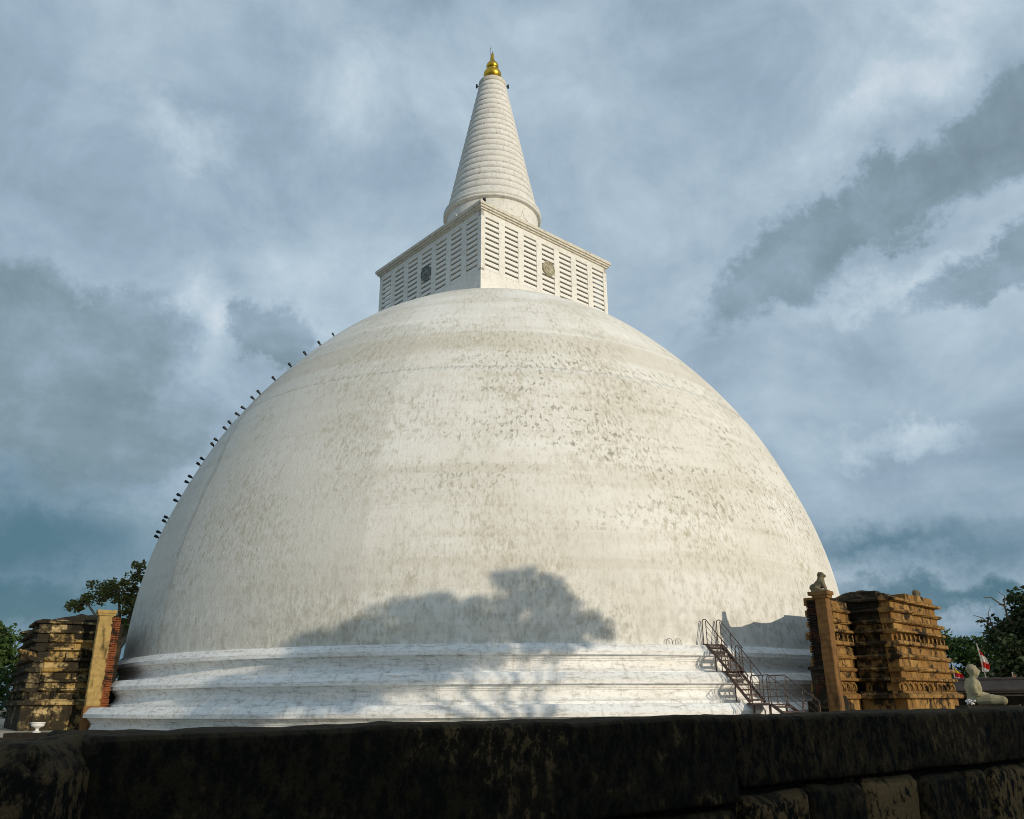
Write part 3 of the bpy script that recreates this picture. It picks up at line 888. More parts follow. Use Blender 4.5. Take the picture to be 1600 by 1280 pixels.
def gateway(name, label, phi, sgn, nc, nw, ua, ub, uw, top, top_w, mat, side_mat, zscale, seed, heap):
    """sgn=+1: the side we see faces -u; sgn=-1: mirrored.  u measured so that the near wing is at -uw"""
    R_ = random.Random(seed)
    a = rad(phi)
    root = empty(name, loc(phi, nw, 0, FLOOR - EYE), a)     # local +X = u, local -Y = outward
    tag(root, label, 'gateway block')
    stones = [stone_mesh(seed * 10 + k, mat) for k in range(5)]
    moulds = [[mould_mesh(seed * 10 + k + 50 * kd, mat, kd) for k in range(3)] for kd in range(3)]
    stones_s = [stone_mesh(seed * 10 + k, side_mat) for k in range(5)]
    moulds_s = [[mould_mesh(seed * 10 + k + 50 * kd, side_mat, kd) for k in range(3)] for kd in range(3)]
    eleph, dwarf = elephant_mesh(mat), dwarf_mesh(mat)
    zb0 = Z0                                   # eye level in local z
    P = nc - nw                                # projection of the central block
    # level list: (z0,z1,type)
    L = [(-0.95, 0.10, 'base'), (0.10, 0.36, 'm2'), (0.36, 0.69, 'eleph'), (0.69, 0.87, 'm1'), (0.87, 1.10, 'd'), (1.10, 1.29, 'm0'), (1.29, 1.58, 'd'),
         (1.58, 1.79, 'm0'), (1.79, 2.04, 'd'), (2.04, 2.28, 'm1'), (2.28, 2.56, 'dwarf'), (2.56, 2.73, 'm1'), (2.73, 2.96, 'd'), (2.96, 3.16, 'm0'),
         (3.16, 3.40, 'd'), (3.40, 3.58, 'm0'), (3.58, 3.87, 'd'), (3.87, 4.05, 'm2'), (4.05, 4.30, 'd')]
    L = [((z0 * zscale if z0 > 0 else z0), z1 * zscale, k) for z0, z1, k in L]
    L = [q for q in L if q[0] < top - 0.05]

    def put(kind, ulo, uhi, yout, z0, z1, face, proud, depth):
        """one stone; face 'f' looks out (-Y), 's' looks to the near side (-X*sgn)"""
        ln = uhi - ulo
        jz = R_.uniform(-0.006, 0.006)
        jo = R_.uniform(-0.018, 0.018)
        if kind[0] == 'm':
            me = (moulds_s if face == 's' else moulds)[int(kind[1])][R_.randrange(3)]
            nm = 'cornice_stone'
        else:
            me = (stones_s if face == 's' else stones)[R_.randrange(5)]
            nm = 'stone'
        cz = (z0 + z1) / 2 + zb0
        tw = R_.uniform(-0.006, 0.006)
        if face == 'f':
            link(nm, me, root, ((ulo + uhi) / 2, -(yout + proud + jo) + depth / 2, cz), (0, tw, tw * 1.4), (ln - 0.012, depth, z1 - z0 + 0.012 + jz))
        else:                       # ulo..uhi run along y (distance out), yout = |u| of the face
            link(nm, me, root, (-sgn * (yout + proud + jo) + sgn * depth / 2, -(ulo + uhi) / 2, cz), (0, tw, -sgn * PI / 2 + tw), (ln - 0.012, depth, z1 - z0 + 0.012 + jz))

    def run(a0, a1, mean):
        out = []
        x_ = a0
        while x_ < a1 - 0.05:
            w_ = mean * R_.uniform(0.65, 1.4)
            if a1 - (x_ + w_) < mean * 0.5: w_ = a1 - x_
            out.append((x_, min(x_ + w_, a1)))
            x_ += w_
        return out

    for (z0, z1, kd) in L:
        k = max(0.0, (z0 + z1) / 2) / 4.3
        c = -0.10 + 0.30 * k                   # batter
        if kd == 'base': c = -0.06
        uA, uB, yc = ua - c, ub - c * (1.9 if sgn > 0 else 1.0), P - c * 0.6
        if sgn > 0: fl, fr_ = -uA, uB
        else: fl, fr_ = -uB, uA
        proud = {'base': 0.0, 'd': -0.06, 'eleph': -0.24, 'dwarf': -0.18, 'm0': 0.14, 'm1': 0.11, 'm2': 0.17}[kd]
        dep = 0.50
        mean = 0.72 if kd[0] == 'd' else (0.95 if kd == 'base' else 1.35)
        if kd in ('eleph', 'dwarf'): mean = 1.6
        ext = max(proud, 0)
        kk = kd if kd[0] == 'm' else 's'
        for (p0, p1) in run(fl - ext, fr_ + ext, mean):
            if z1 > top - 0.12 and R_.random() < 0.3: continue
            put(kk, p0, p1, yc, z0, z1, 'f', proud, dep + max(0, proud))
        for (p0, p1) in run(0.0, yc + proud - dep - max(0, proud) - 0.004, mean):
            put(kk, p0, p1, uA, z0, z1, 's', proud, dep + max(0, proud))
        if z1 > top_w + 0.02: continue
        # near wing front, from the pillar to the central block
        w0, w1 = uA + proud + 0.004, uw - 0.02
        if sgn > 0: rr = run(-w1, -w0, mean)
        else: rr = run(w0, w1, mean)
        for (p0, p1) in rr:
            put(kk, p0, p1, 0.0, z0, z1, 'f', proud * 0.8, dep)
        if kd in ('eleph', 'dwarf'):
            me = eleph if kd == 'eleph' else dwarf
            sc_ = (z1 - z0) / 0.42
            stp = 0.50 if kd == 'eleph' else 0.46
            nn = int((fr_ - fl - 0.2) / stp)
            zz_ = (z0 + z1) / 2 + zb0 + 0.01
            spots = [(fl + 0.25 + i * (fr_ - fl - 0.5) / (nn - 1), -(yc + proud + 0.06), 0.0) for i in range(nn)]
            ns = max(2, int((yc - 0.3) / (stp * 1.25)))
            spots += [(-sgn * (uA + proud + 0.06), -(0.35 + i * (yc - 0.6) / max(1, ns - 1)), -sgn * PI / 2) for i in range(ns)]
            nw_ = max(2, int((uw - uA - 0.2) / stp))
            spots += [(-sgn * (uA + 0.35 + i * (uw - uA - 0.6) / max(1, nw_ - 1)), -(proud * 0.8 + 0.06), 0.0) for i in range(nw_)]
            for i, (sx, sy, rz) in enumerate(spots):
                link('elephant_carving' if kd == 'eleph' else 'dwarf_carving', me, root, (sx, sy, zz_), (0, 0, rz), (sc_ * 0.95, sc_, sc_ * 1.05))
                if kd == 'dwarf' and i < len(spots) - 1:
                    # thin pilaster between the figures
                    dx, dy = (0.5 * stp, -0.07) if rz == 0 else (-sgn * 0.07, 0.5 * stp)
                    link('pilaster', stones[i % 5], root, (sx + dx, sy + dy, zz_ - 0.01), (0, 0, rz), (0.09, 0.10, z1 - z0 - 0.01))
    # mortar core behind the facing
    mb = MB()
    zt = top + zb0 - 0.05
    def core(u0, u1, y0, y1, z1_):
        mb.add([(u0 - 0.0, y0, 0), (u1, y0, 0), (u1, y1, 0), (u0, y1, 0), (u0 + 0.28 * (1 if u0 < 0 else 1), y0 + 0.18, z1_), (u1 - 0.28, y0 + 0.18, z1_), (u1 - 0.28, y1, z1_), (u0 + 0.28, y1, z1_)],
               [(0, 3, 2, 1), (4, 5, 6, 7), (0, 1, 5, 4), (1, 2, 6, 5), (2, 3, 7, 6), (3, 0, 4, 7)])
    if sgn > 0: core(-ua + 0.36, ub - 0.25, -P + 0.3, 1.2, zt)
    else: core(-ub + 0.25, ua - 0.36, -P + 0.3, 1.2, zt)
    if sgn > 0: core(-uw + 0.05, ub - 0.6, 0.34, 0.48, top_w + zb0 - 0.1)
    else: core(-ub - 2.0, uw - 0.05, 0.34, 0.7, top_w + zb0 - 0.1)
    mb.build('mortar_core', M['mossy'], root)
    # weathered rubble heaped on top
    mb = MB()
    nu, nv = 30, 12
    u0, u1 = (-uw + 0.15, ub - 0.7) if sgn > 0 else (-ub - 1.2, uw - 0.15)
    y0, y1 = -P + 0.40, 0.52 if sgn > 0 else 0.75
    vs, fs = [], []
    for i in range(nu + 1):
        for j in range(nv + 1):
            U, V = u0 + (u1 - u0) * i / nu, y0 + (y1 - y0) * j / nv
            inside = 1.0 if (-ua + 0.3 < sgn * U < ub) or V > 0.35 else 0.0
            hgt = heap * min(1.0, 2.2 * min(j / nv, 1.0)) * min(1, 6 * min(i, nu - i) / nu)
            hgt += 0.10 * noise.noise((U * 1.7, V * 1.7, seed)) + 0.06 * noise.noise((U * 5, V * 5, seed))
            skirt = 0.8 if i in (0, nu) or j in (0, nv) else 0.0
            vs.append((U, V if inside else max(V, 0.36), -skirt + zt - 0.02 + max(0.0, hgt) * (1 if inside else 0.6) - (top - top_w) * min(1.0, max(0.0, (-sgn * U - ua + 0.5) / 0.8))))
    for i in range(nu):
        for j in range(nv):
            q = i * (nv + 1) + j
            fs.append((q, q + nv + 1, q + nv + 2, q + 1))
    mb.add(vs, fs)
    mb.build('rubble_top', M['mossy'], root)
    return root, zb0


def brick_mass(root, u0, u1, y0, y1, z0, z1, mat):
    """exposed brick backing: courses of real bricks, one joined part"""
    mb = MB()
    R_ = random.Random(5)
    h = 0.10
    nz = int((z1 - z0) / h)
    for k in range(nz):
        zz = z0 + h * k
        ub = min(u0, u1) + (R_.random() < 0.15) * 0.06
        ue = max(u0, u1)
        off = (k % 2) * 0.13
        ya = y0
        while ya < y1 - 0.02:
            ln = min(0.26, y1 - ya)
            jo = R_.uniform(-0.03, 0.02)
            for face_u in (ub, ue):
                mb.box((face_u - (0.07 if face_u == ue else -0.07) + jo * (1 if face_u == ue else -1), ya + ln / 2, zz + h / 2), (0.15, ln - 0.015 + R_.uniform(-0.02, 0.03), h - 0.026))
            ya += ln
        xa = ub
        while xa < ue - 0.05:
            mb.box((xa + 0.12, y0 - 0.05 + R_.uniform(-0.02, 0.02), zz + h / 2), (0.23, 0.12, h - 0.014))
            xa += 0.245
    mb.box(((u0 + u1) / 2, (y0 + y1) / 2, (z0 + z1) / 2), (abs(u1 - u0) - 0.16, y1 - y0 - 0.08, z1 - z0 - 0.03))
    return tag(mb.build('brick_backing', mat, root), kind='stuff')


def pillar_mesh(mat, wu, wy, h, capital):
    mb = MB()
    nz = 40
    R_ = random.Random(3)
    ring = []
    for k in range(nz + 1):
        zz = h * k / nz
        e = 0.012 * noise.noise((0, 0, zz * 2.3)) + (0.006 if k % 2 else -0.006)
        e2 = 0.02 * noise.noise((3, 0, zz * 3.1))
        hx, hy = wu / 2 + e, wy / 2 + e2
        b = 0.03
        ring.append([(-hx + b, -hy, zz), (hx - b, -hy, zz), (hx, -hy + b, zz), (hx, hy - b, zz), (hx - b, hy, zz), (-hx + b, hy, zz), (-hx, hy - b, zz), (-hx, -hy + b, zz)])
    vs = [q for r in ring for q in r]
    fs = []
    for i in range(nz):
        for j in range(8):
            k = (j + 1) % 8
            fs.append((i * 8 + j, i * 8 + k, (i + 1) * 8 + k, (i + 1) * 8 + j))
    fs += [tuple(range(8))[::-1], tuple(nz * 8 + j for j in range(8))]
    mb.add(vs, fs)
    return mb


# --- right-hand block
rootR, zb0 = gateway('vahalkada', 'golden stone gateway block with elephant friezes, right of the stupa, lion on its pillar', 46, 1, 26.0, 24.2, 2.95, 2.85, 5.93, 4.25, 3.92, M['stoneR'], M['stoneRs'], 1.0, 3, 0.22)
mb = pillar_mesh(M['pillarR'], 0.40, 0.46, 4.72, 1)
pr_ = mb.build('pillar', M['pillarR'], rootR, loc=(-6.16, -0.36, 0))
mb = MB()
mb.box((0, 0, 4.78), (0.50, 0.58, 0.12)); mb.box((0, 0.05, 4.91), (0.60, 0.78, 0.14))
mb.build('capital', M['pillarR'], pr_)
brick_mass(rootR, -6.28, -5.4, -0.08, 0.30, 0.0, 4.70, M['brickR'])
mb = MB()
mb.box((0, 0, 0), (0.8, 0.8, 0.12)); mb.box((0, 0, -0.75), (0.65, 0.65, 1.4))
link('ledge_stone', mb.mesh('ledge_stone', M['mossy']), rootR, (-5.95, 0.10, 2.15))
# --- left-hand block
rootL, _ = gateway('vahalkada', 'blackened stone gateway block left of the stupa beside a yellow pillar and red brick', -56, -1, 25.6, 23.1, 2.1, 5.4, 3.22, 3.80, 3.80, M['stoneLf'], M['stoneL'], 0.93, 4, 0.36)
mb = pillar_mesh(M['pillarL'], 0.42, 0.62, 4.85, 1)
pl_ = mb.build('pillar', M['pillarL'], rootL, loc=(3.42, 0.1, 0))
mb = MB()
mb.box((0, 0, 4.90), (0.52, 0.72, 0.10)); mb.box((0, 0, 5.02), (0.60, 0.80, 0.14))
mb.build('capital', M['pillarL'], pl_)
mb = MB(); mb.box((0, 0, 0.5), (0.5, 0.7, 1.0))
mb.build('base_block', M['pillarR'], pl_)
brick_mass(rootL, 2.9, 3.62, 0.46, 0.72, 0.0, 4.85, M['brick'])

# makara spout on the left block
mb = MB()
mb.tube([(0, 0.3, 0), (0, -0.10, 0), (0, -0.30, 0.02)], [0.20, 0.20, 0.24], 10)
mb.tube([(0, -0.24, 0.10), (0, -0.46, 0.16), (0, -0.52, 0.26)], [0.15, 0.10, 0.05], 8)
mb.tube([(0, -0.24, -0.10), (0, -0.44, -0.14)], [0.14, 0.07], 8)
mb.ball((-0.16, -0.16, 0.14), 0.07, 8, 6); mb.ball((0.16, -0.16, 0.14), 0.07, 8, 6)
link('makara_spout', fused(mb, 'makara_spout', M['stoneL'], 0.025, 3), rootL, (1.85, -2.45, 2.15 + Z0), (0, 0, rad(25)), (1.1, 1.1, 1.1))

# lion and stone knob on top
mb = MB()
mb.ball((0, 0.16, 0.16), (0.19, 0.24, 0.17)); mb.ball((0, 0.02, 0.25), (0.16, 0.2, 0.19))
mb.tube([(0, 0.02, 0.2), (0, -0.07, 0.40), (0, -0.09, 0.54)], [0.19, 0.16, 0.125], 10)
mb.ball((0, -0.10, 0.62), (0.13, 0.15, 0.13)); mb.ball((0, -0.22, 0.585), (0.075, 0.08, 0.065))
mb.ball((-0.09, -0.04, 0.72), 0.035, 8, 6); mb.ball((0.09, -0.04, 0.72), 0.035, 8, 6)
for sx in (-1, 1):
    mb.tube([(sx * 0.1, -0.12, 0.36), (sx * 0.11, -0.20, 0.14), (sx * 0.11, -0.22, 0.02), (sx * 0.11, -0.29, 0.02)], [0.07, 0.055, 0.05, 0.045], 8)
    mb.tube([(sx * 0.16, 0.14, 0.14), (sx * 0.18, -0.06, 0.05), (sx * 0.17, -0.14, 0.03)], [0.11, 0.06, 0.045], 8)
mb.box((0, -0.03, 0.0), (0.46, 0.66, 0.06))
lion = link('lion_statue', fused(mb, 'lion_statue', M['lion'], 0.02, 4))
p_ = rootR.matrix_basis @ Vector((-6.16, -0.31, 4.985))
lion.location = p_
lion.rotation_euler = (0, 0, rad(46 + 12))
tag(lion, 'weathered grey seated lion statue on top of the tall stone pillar', 'statue')
mb = MB()
mb.ball((0, 0, 0.22), (0.17, 0.17, 0.18), 12, 9); mb.ball((0, 0, 0.05), (0.22, 0.2, 0.1), 10, 6); mb.ball((0.1, -0.1, 0.2), 0.07, 8, 6)
kn = link('round_stone', fused(mb, 'round_stone', M['lion'], 0.025, 3))
kn.location = rootR.matrix_basis @ Vector((1.35, -1.35, 4.28 + Z0))
tag(kn, 'small round weathered stone on top of the golden gateway block', 'stone')

# ------------------------------------------------------------------ metal stairs
SPH = 26.6


def stair(label, r0, z0, r1, z1, width, ntread, side, platform=0.0):
    a = rad(SPH)
    o = empty('metal_stair', (AX.x + r0 * sin(a), AX.y - r0 * cos(a), EYE + z0), a)
    tag(o, label, 'metal stair', 'metal stair flights up the terraces')
    dr, dz = r1 - r0, z1 - z0
    hw = width / 2
    if platform:
        mb = MB()
        mb.box((0, -platform / 2, -0.03), (width + 0.1, platform, 0.06))
        for sx in (-1, 1):
            for yy in (-0.08, -platform + 0.08):
                mb.box((sx * hw, yy, -0.5), (0.06, 0.06, 0.92))
        mb.build('platform', M['rust'], o)
    y0 = -platform
    for sx in (-1, 1):
        mb = MB()
        A_, B_ = Vector((sx * hw, y0, -0.02)), Vector((sx * hw, -dr, dz))
        d = (B_ - A_); n_ = Vector((0, -d.z, d.y)).normalized() * 0.055
        t_ = Vector((0.022, 0, 0))
        vs = [A_ - t_ - n_, A_ + t_ - n_, A_ + t_ + n_, A_ - t_ + n_, B_ - t_ - n_, B_ + t_ - n_, B_ + t_ + n_, B_ - t_ + n_]
        mb.add(vs, [(0, 3, 2, 1), (4, 5, 6, 7), (0, 1, 5, 4), (1, 2, 6, 5), (2, 3, 7, 6), (3, 0, 4, 7)])
        mb.build('stringer', M['rust'], o)
        # handrail with rounded top hoop, posts and thin bars
        H = 1.0
        yt = y0 - 0.02
        back = 0.22 if not platform else platform - 0.02
        hoop = [Vector((sx * hw, yt + back, -0.0 if not platform else 0.0)), Vector((sx * hw, yt + back, H - 0.10)), Vector((sx * hw, yt + back - 0.04, H - 0.02)),
                Vector((sx * hw, yt + back - 0.10, H)), Vector((sx * hw, yt + 0.03, H)), Vector((sx * hw, yt - 0.05, H - 0.05)), Vector((sx * hw, -dr - 0.02, dz + H - 0.08))]
        mb = MB(); mb.tube(hoop, 0.020, 7)
        hr = mb.build('handrail', M['rust'], o, smooth=0.8)
        for f in (0.0, 0.5, 1.0):
            p0 = Vector((sx * hw, yt + (-dr + 0.02 - yt) * f, dz * f))
            mb = MB(); mb.tube([p0, p0 + Vector((0, 0, H - 0.07))], 0.02, 6)
            mb.build('post', M['rust'], hr)
        if platform:
            p0 = Vector((sx * hw, -platform * 0.5, 0))
            mb = MB(); mb.tube([p0, p0 + Vector((0, 0, H))], 0.02, 6)
            mb.build('post', M['rust'], hr)
        for f in (0.25, 0.5, 0.75):
            mb = MB()
            if platform: mb.tube([(sx * hw, yt + back, H * f), (sx * hw, yt, H * f), (sx * hw, -dr, dz + H * f - 0.04)], 0.009, 5)
            else: mb.tube([(sx * hw, yt, H * f), (sx * hw, -dr, dz + H * f - 0.04)], 0.009, 5)
            mb.build('rail_bar', M['rust'], hr)
    for k in range(ntread):
        f = (k + 0.5) / ntread
        mb = MB()
        yy = y0 + (-dr - y0) * f
        mb.box((0, yy, dz * f), (width - 0.05, 0.20, 0.03))
        mb.box((0, yy - 0.10, dz * f - 0.03), (width - 0.05, 0.02, 0.05))
        mb.build('tread', M['rust'], o)
    mb = MB()
    for k in range(5):
        mb.box((0, 0.20 - 0.06 * k, -0.0), (width + 0.06, 0.025, 0.04))
    mb.box((-hw, 0.1, 0.0), (0.05, 0.34, 0.06)); mb.box((hw, 0.1, 0.0), (0.05, 0.34, 0.06))
    mb.build('landing', M['rust'], o)
    if not platform:
        for sx in (-1, 1):
            mb = MB(); mb.tube([(sx * hw, -0.45, dz * 0.38), (sx * hw, -0.45, dz + 0.0)], 0.028, 6)
            mb.build('leg', M['rust'], o)
    return o


stair('rusty metal stair flight with hoop rails up to the topmost white terrace', 21.42, 2.22, 22.62, 1.12, 0.74, 6, 1)
stair('rusty metal stair flight in the middle, between the second and third white terraces', 22.42, 1.13, 23.62, 0.0, 0.74, 6, 1)
stair('rusty metal stair with railed platform at the foot of the lowest white terrace', 23.75, -0.06, 26.3, -0.94, 0.80, 5, 1, platform=1.0)

# small arched hoops fixed on the top terrace
for k, ph in enumerate((21.0, 22.1)):
    p0 = loc(ph, 21.30, 0, 2.20)
    mb = MB()
    mb.tube([(-0.13, 0, 0), (-0.13, 0, 0.14), (-0.07, 0, 0.22), (0.07, 0, 0.22), (0.13, 0, 0.14), (0.13, 0, 0)], 0.012, 6)
    o = mb.build('metal_hoop', M['cable'], None, loc=p0, rot=(0, 0, rad(ph)))
    tag(o, 'small arched metal hoop on the top terrace, %s of the pair' % ('left' if k == 0 else 'right'), 'hoop', 'metal hoops on the top terrace')

# fallen stones beside the right pillar
for k, (ph, n_, u_, s_) in enumerate(((34.0, 24.15, -0.35, 0.34), (34.6, 24.6, -0.05, 0.22))):
    me = stone_mesh(77 + k, M['stoneL'], 0.2, 0.08)
    o = link('loose_stone', me, None, loc(ph, n_, u_, 0.10 + 0.15 * k), (0.3, 0.2 + k, 0.7), (s_ * 1.6, s_, s_ * 0.8))
    tag(o, ('pale loose stone lying at the end of the lowest terrace beside the pillar', 'small loose stone leaning against the foot of the lion pillar')[k], 'stone')
    mb = MB(); mb.box((0, 0, -0.5), (0.5, 0.4, 1.0))
    o2 = link('stone_block', stone_mesh(90 + k, M['mossy'], 0.08, 0.03), None, loc(ph, n_, u_, -0.44 + 0.10 * k), (0, 0, rad(ph)), (0.8 - 0.3 * k, 0.55, 0.98 + 0.10 * k))
    tag(o2, ('dark square stone block under the pale loose stone beside the terrace', 'dark narrow stone block at the foot of the lion pillar')[k], 'stone block')

# ------------------------------------------------------------------ seated statue
mb = MB()
mb.ball((0.0, 0, 0.12), (0.23, 0.29, 0.13), 14, 9)
mb.tube([(-0.02, 0, 0.12), (-0.02, 0, 0.30), (-0.01, 0, 0.44)], [0.185, 0.175, 0.19], 16)
mb.ball((-0.01, 0, 0.47), (0.165, 0.235, 0.17), 14, 9)
for s_ in (-1, 1):
    mb.ball((-0.04, s_ * 0.235, 0.55), (0.10, 0.09, 0.085), 10, 7)
    mb.tube([(-0.05, s_ * 0.26, 0.55), (-0.085, s_ * 0.325, 0.40), (-0.065, s_ * 0.325, 0.27)], [0.085, 0.072, 0.062], 10)
    mb.tube([(-0.065, s_ * 0.325, 0.27), (0.12, s_ * 0.23, 0.255), (0.30, s_ * 0.07, 0.215)], [0.068, 0.058, 0.045], 10)
    mb.tube([(0.0, s_ * 0.16, 0.11), (0.26, s_ * 0.30, 0.125), (0.47, s_ * 0.37, 0.11)], [0.145, 0.13, 0.105], 12)
    mb.tube([(0.47, s_ * 0.37, 0.10), (0.50, s_ * 0.10, 0.10), (0.44, -s_ * 0.14, 0.10)], [0.105, 0.095, 0.07], 12)
    mb.ball((0.49, s_ * 0.37, 0.105), (0.115, 0.115, 0.105), 12, 8)
    mb.ball((0.03, s_ * 0.122, 0.755), (0.034, 0.020, 0.08), 8, 6)
for k in range(5):          # laid hands, fingers side by side
    mb.tube([(0.25 + 0.034 * k, -0.11, 0.225), (0.255 + 0.034 * k, 0.02, 0.235), (0.255 + 0.034 * k, 0.11, 0.225)], 0.022, 6)
mb.tube([(-0.01, 0, 0.56), (0.0, 0, 0.64), (0.015, 0, 0.72)], [0.10, 0.07, 0.072], 10)
mb.ball((0.03, 0, 0.805), (0.132, 0.112, 0.138), 16, 12)
mb.ball((0.075, 0, 0.735), (0.088, 0.084, 0.08), 12, 9)
mb.ball((0.005, 0, 0.912), (0.085, 0.08, 0.055), 12, 8)
mb.ball((0.005, 0, 0.845), (0.132, 0.121, 0.10), 14, 9)
mb.tube([(0.158, 0, 0.835), (0.190, 0, 0.785), (0.165, 0, 0.765)], [0.018, 0.028, 0.025], 6)
mb.ball((0.155, 0, 0.728), (0.026, 0.042, 0.016), 8, 6)
mb.ball((0.140, 0.05, 0.825), (0.024, 0.036, 0.015), 8, 6); mb.ball((0.140, -0.05, 0.825), (0.024, 0.036, 0.015), 8, 6)
BP = Vector((11.62, 21.9, EYE - 0.115))
bd = link('seated_statue', fused(mb, 'seated_statue', M['statue'], 0.0105, 1), None, BP, (0, 0, rad(-14)))
bd.scale = (1.0, 1.0, 1.03)
tag(bd, 'buff stone seated meditating figure with crossed legs, hands in lap, facing right', 'statue')
mb = MB()
mb.box((0.2, 0, -0.04), (1.2, 1.1, 0.08)); mb.box((0.2, 0, -0.12), (1.1, 1.0, 0.08)); mb.box((0.2, 0, -0.49), (1.0, 0.9, 0.66))
o = mb.build('statue_pedestal', M['mossy'], None, loc=BP, rot=(0, 0, rad(-14)))
o.location.z -= 0.004
tag(o, 'dark stone pedestal under the seated figure, behind the black wall', 'pedestal')
mb = MB()
R_ = random.Random(8)
for k in range(26):
    a = R_.uniform(0, 6.28)
    c = Vector((-0.20 + R_.uniform(-0.07, 0.07), -0.20 + R_.uniform(-0.15, 0.1), 0.02 + R_.uniform(0, 0.11)))
    mb.ball(c, (0.035, 0.03, 0.016), 6, 4, Matrix.Rotation(a, 3, 'Z') @ Matrix.Rotation(R_.uniform(-0.8, 0.8), 3, 'X'))
o = mb.build('flower_offering', M['cloth'], None, smooth=1.0, loc=BP, rot=(0, 0, rad(-14)))
tag(o, 'heap of white flowers at the back of the seated figure', 'flowers')

# ------------------------------------------------------------------ white bowl at the left
bp = Vector((-15.75, 29.0, 0))
mb = MB(); mb.box((0, 0, FLOOR + 0.085), (1.5, 0.8, 0.17))
o = mb.build('stone_slab', M['mossy'], None, loc=(bp.x - 0.1, bp.y, 0), rot=(0, 0, 0.1))
tag(o, 'dark flat stone slab under the white bowl', 'slab')
mb = MB()
mb.lathe([(0.01, 0), (0.15, 0), (0.15, 0.03), (0.07, 0.07), (0.06, 0.13), (0.10, 0.17), (0.21, 0.21), (0.235, 0.25), (0.235, 0.31), (0.26, 0.33), (0.26, 0.37), (0.225, 0.37), (0.20, 0.28), (0.01, 0.24)], 32)
o = mb.build('offering_bowl', M['bowl'], None, smooth=0.7, loc=(bp.x, bp.y, FLOOR + 0.172), scale=(0.86, 0.86, 0.86))
tag(o, 'white footed offering bowl in front of the blackened gateway block', 'bowl')

# ------------------------------------------------------------------ boundary wall in front of the viewer
wall = empty('boundary_wall', (0, 0, 0))
tag(wall, 'long black mossy stone wall across the foreground', 'wall')
WA, WB = Vector((-0.97, 2.0, 0)), Vector((2.94, 5.0, 0))
WU = (WB - WA).normalized()
WN = Vector((-WU.y, WU.x, 0))           # away from the viewer
WL = (WB - WA).length


def wall_stone(s0, s1, z0, z1, d0, d1, bare, seed, sag=0.012, edge=0.02, name='stone', parent=wall, top_tilt=0.0):
    """rough block: s along the wall, d across, all edges worn round"""
    ns, nz, ndp = max(6, int((s1 - s0) / 0.05)), 12, 6
    bm = bmesh.new()
    def P_(a, b, c):
        s = s0 + (s1 - s0) * a
        d = d0 + (d1 - d0) * b
        zz = z0 + (z1 - z0) * c + top_tilt * (s - s0) * c
        ea = min(a, 1 - a) * (s1 - s0); eb = min(b, 1 - b) * (d1 - d0); ec = min(c, 1 - c) * (z1 - z0)
        # round the arrises
        for (u_, v_, which) in ((ea, eb, 'ab'), (ea, ec, 'ac'), (eb, ec, 'bc')):
            pass
        q = WA + WU * s + WN * d + Vector((0, 0, zz))
        k = edge
        cx = (0.5 - a); cy = (0.5 - b); cz = (0.5 - c)
        fa = max(0, 1 - ea / k) if ea < k else 0; fb = max(0, 1 - eb / k) if eb < k else 0; fc = max(0, 1 - ec / k) if ec < k else 0
        if fa + fb + fc > 1:
            ex = (fa + fb + fc - 1) * k * 0.45
            q += WU * math.copysign(ex * fa, cx) + WN * math.copysign(ex * fb, cy) + Vector((0, 0, math.copysign(ex * fc, cz)))
        nv = noise.noise(q * 3.0 + Vector((seed, 0, 0))) * sag + noise.noise(q * 11.0) * sag * 0.6 + noise.noise(q * 30.0) * sag * 0.3
        q += -WN * nv * (1 if b < 0.5 else -1)
        q.z += (noise.noise(q * 4.0 + Vector((0, seed, 5))) * sag * 1.2 + noise.noise(q * 15.0) * sag * 0.5) * (1 if c > 0.5 else 0.4)
        return q
    def par(n, ln):
        e = min(0.45, edge / max(ln, 1e-3))
        base = [0, e * 0.35, e] + [e + (1 - 2 * e) * i / n for i in range(1, n)] + [1 - e, 1 - e * 0.35, 1]
        return base
    As, Bs, Cs = par(ns, s1 - s0), par(ndp, d1 - d0), par(nz, z1 - z0)
    cache = {}
    def vert(a, b, c):
        key = (round(a, 5), round(b, 5), round(c, 5))
        if key not in cache: cache[key] = bm.verts.new(P_(a, b, c))
        return cache[key]
    def face(U, V, fn):
        for i in range(len(U) - 1):
            for j in range(len(V) - 1):
                try: bm.faces.new((fn(U[i], V[j]), fn(U[i + 1], V[j]), fn(U[i + 1], V[j + 1]), fn(U[i], V[j + 1])))
                except ValueError: pass
    face(As, Cs, lambda a, c: vert(a, 0, c)); face(As, Cs, lambda a, c: vert(1 - a if False else a, 1, c))
    face(As, Bs, lambda a, b: vert(a, b, 1)); face(Bs, Cs, lambda b, c: vert(0, b, c)); face(Bs, Cs, lambda b, c: vert(1, b, c))
    bmesh.ops.recalc_face_normals(bm, faces=bm.faces[:])
    me = bpy.data.meshes.new(name)
    bm.to_mesh(me); bm.free()
    me.materials.append(M['wall'])
    me.polygons.foreach_set('use_smooth', [True] * len(me.polygons))
    o = link(name, me, parent)
    o['bare'] = bare
    return o


TL, TR = EYE - 0.062, EYE - 0.046
tilt = (TR - TL) / WL


def topz(s): return TL + tilt * s


# upper course: long slabs
cuts = [0.0, 2.30, 5.25, 7.4]
for k in range(len(cuts) - 1):
    a_, b_ = cuts[k], cuts[k + 1]
    wall_stone(a_ + 0.003, b_ - 0.003, EYE - (0.36, 0.312, 0.33)[k], topz(a_), -0.0 + (0.012 if k % 2 else 0), 0.52, (0.06, 0.16, 0.2)[k], k * 7 + 1, 0.010, 0.016, top_tilt=tilt)
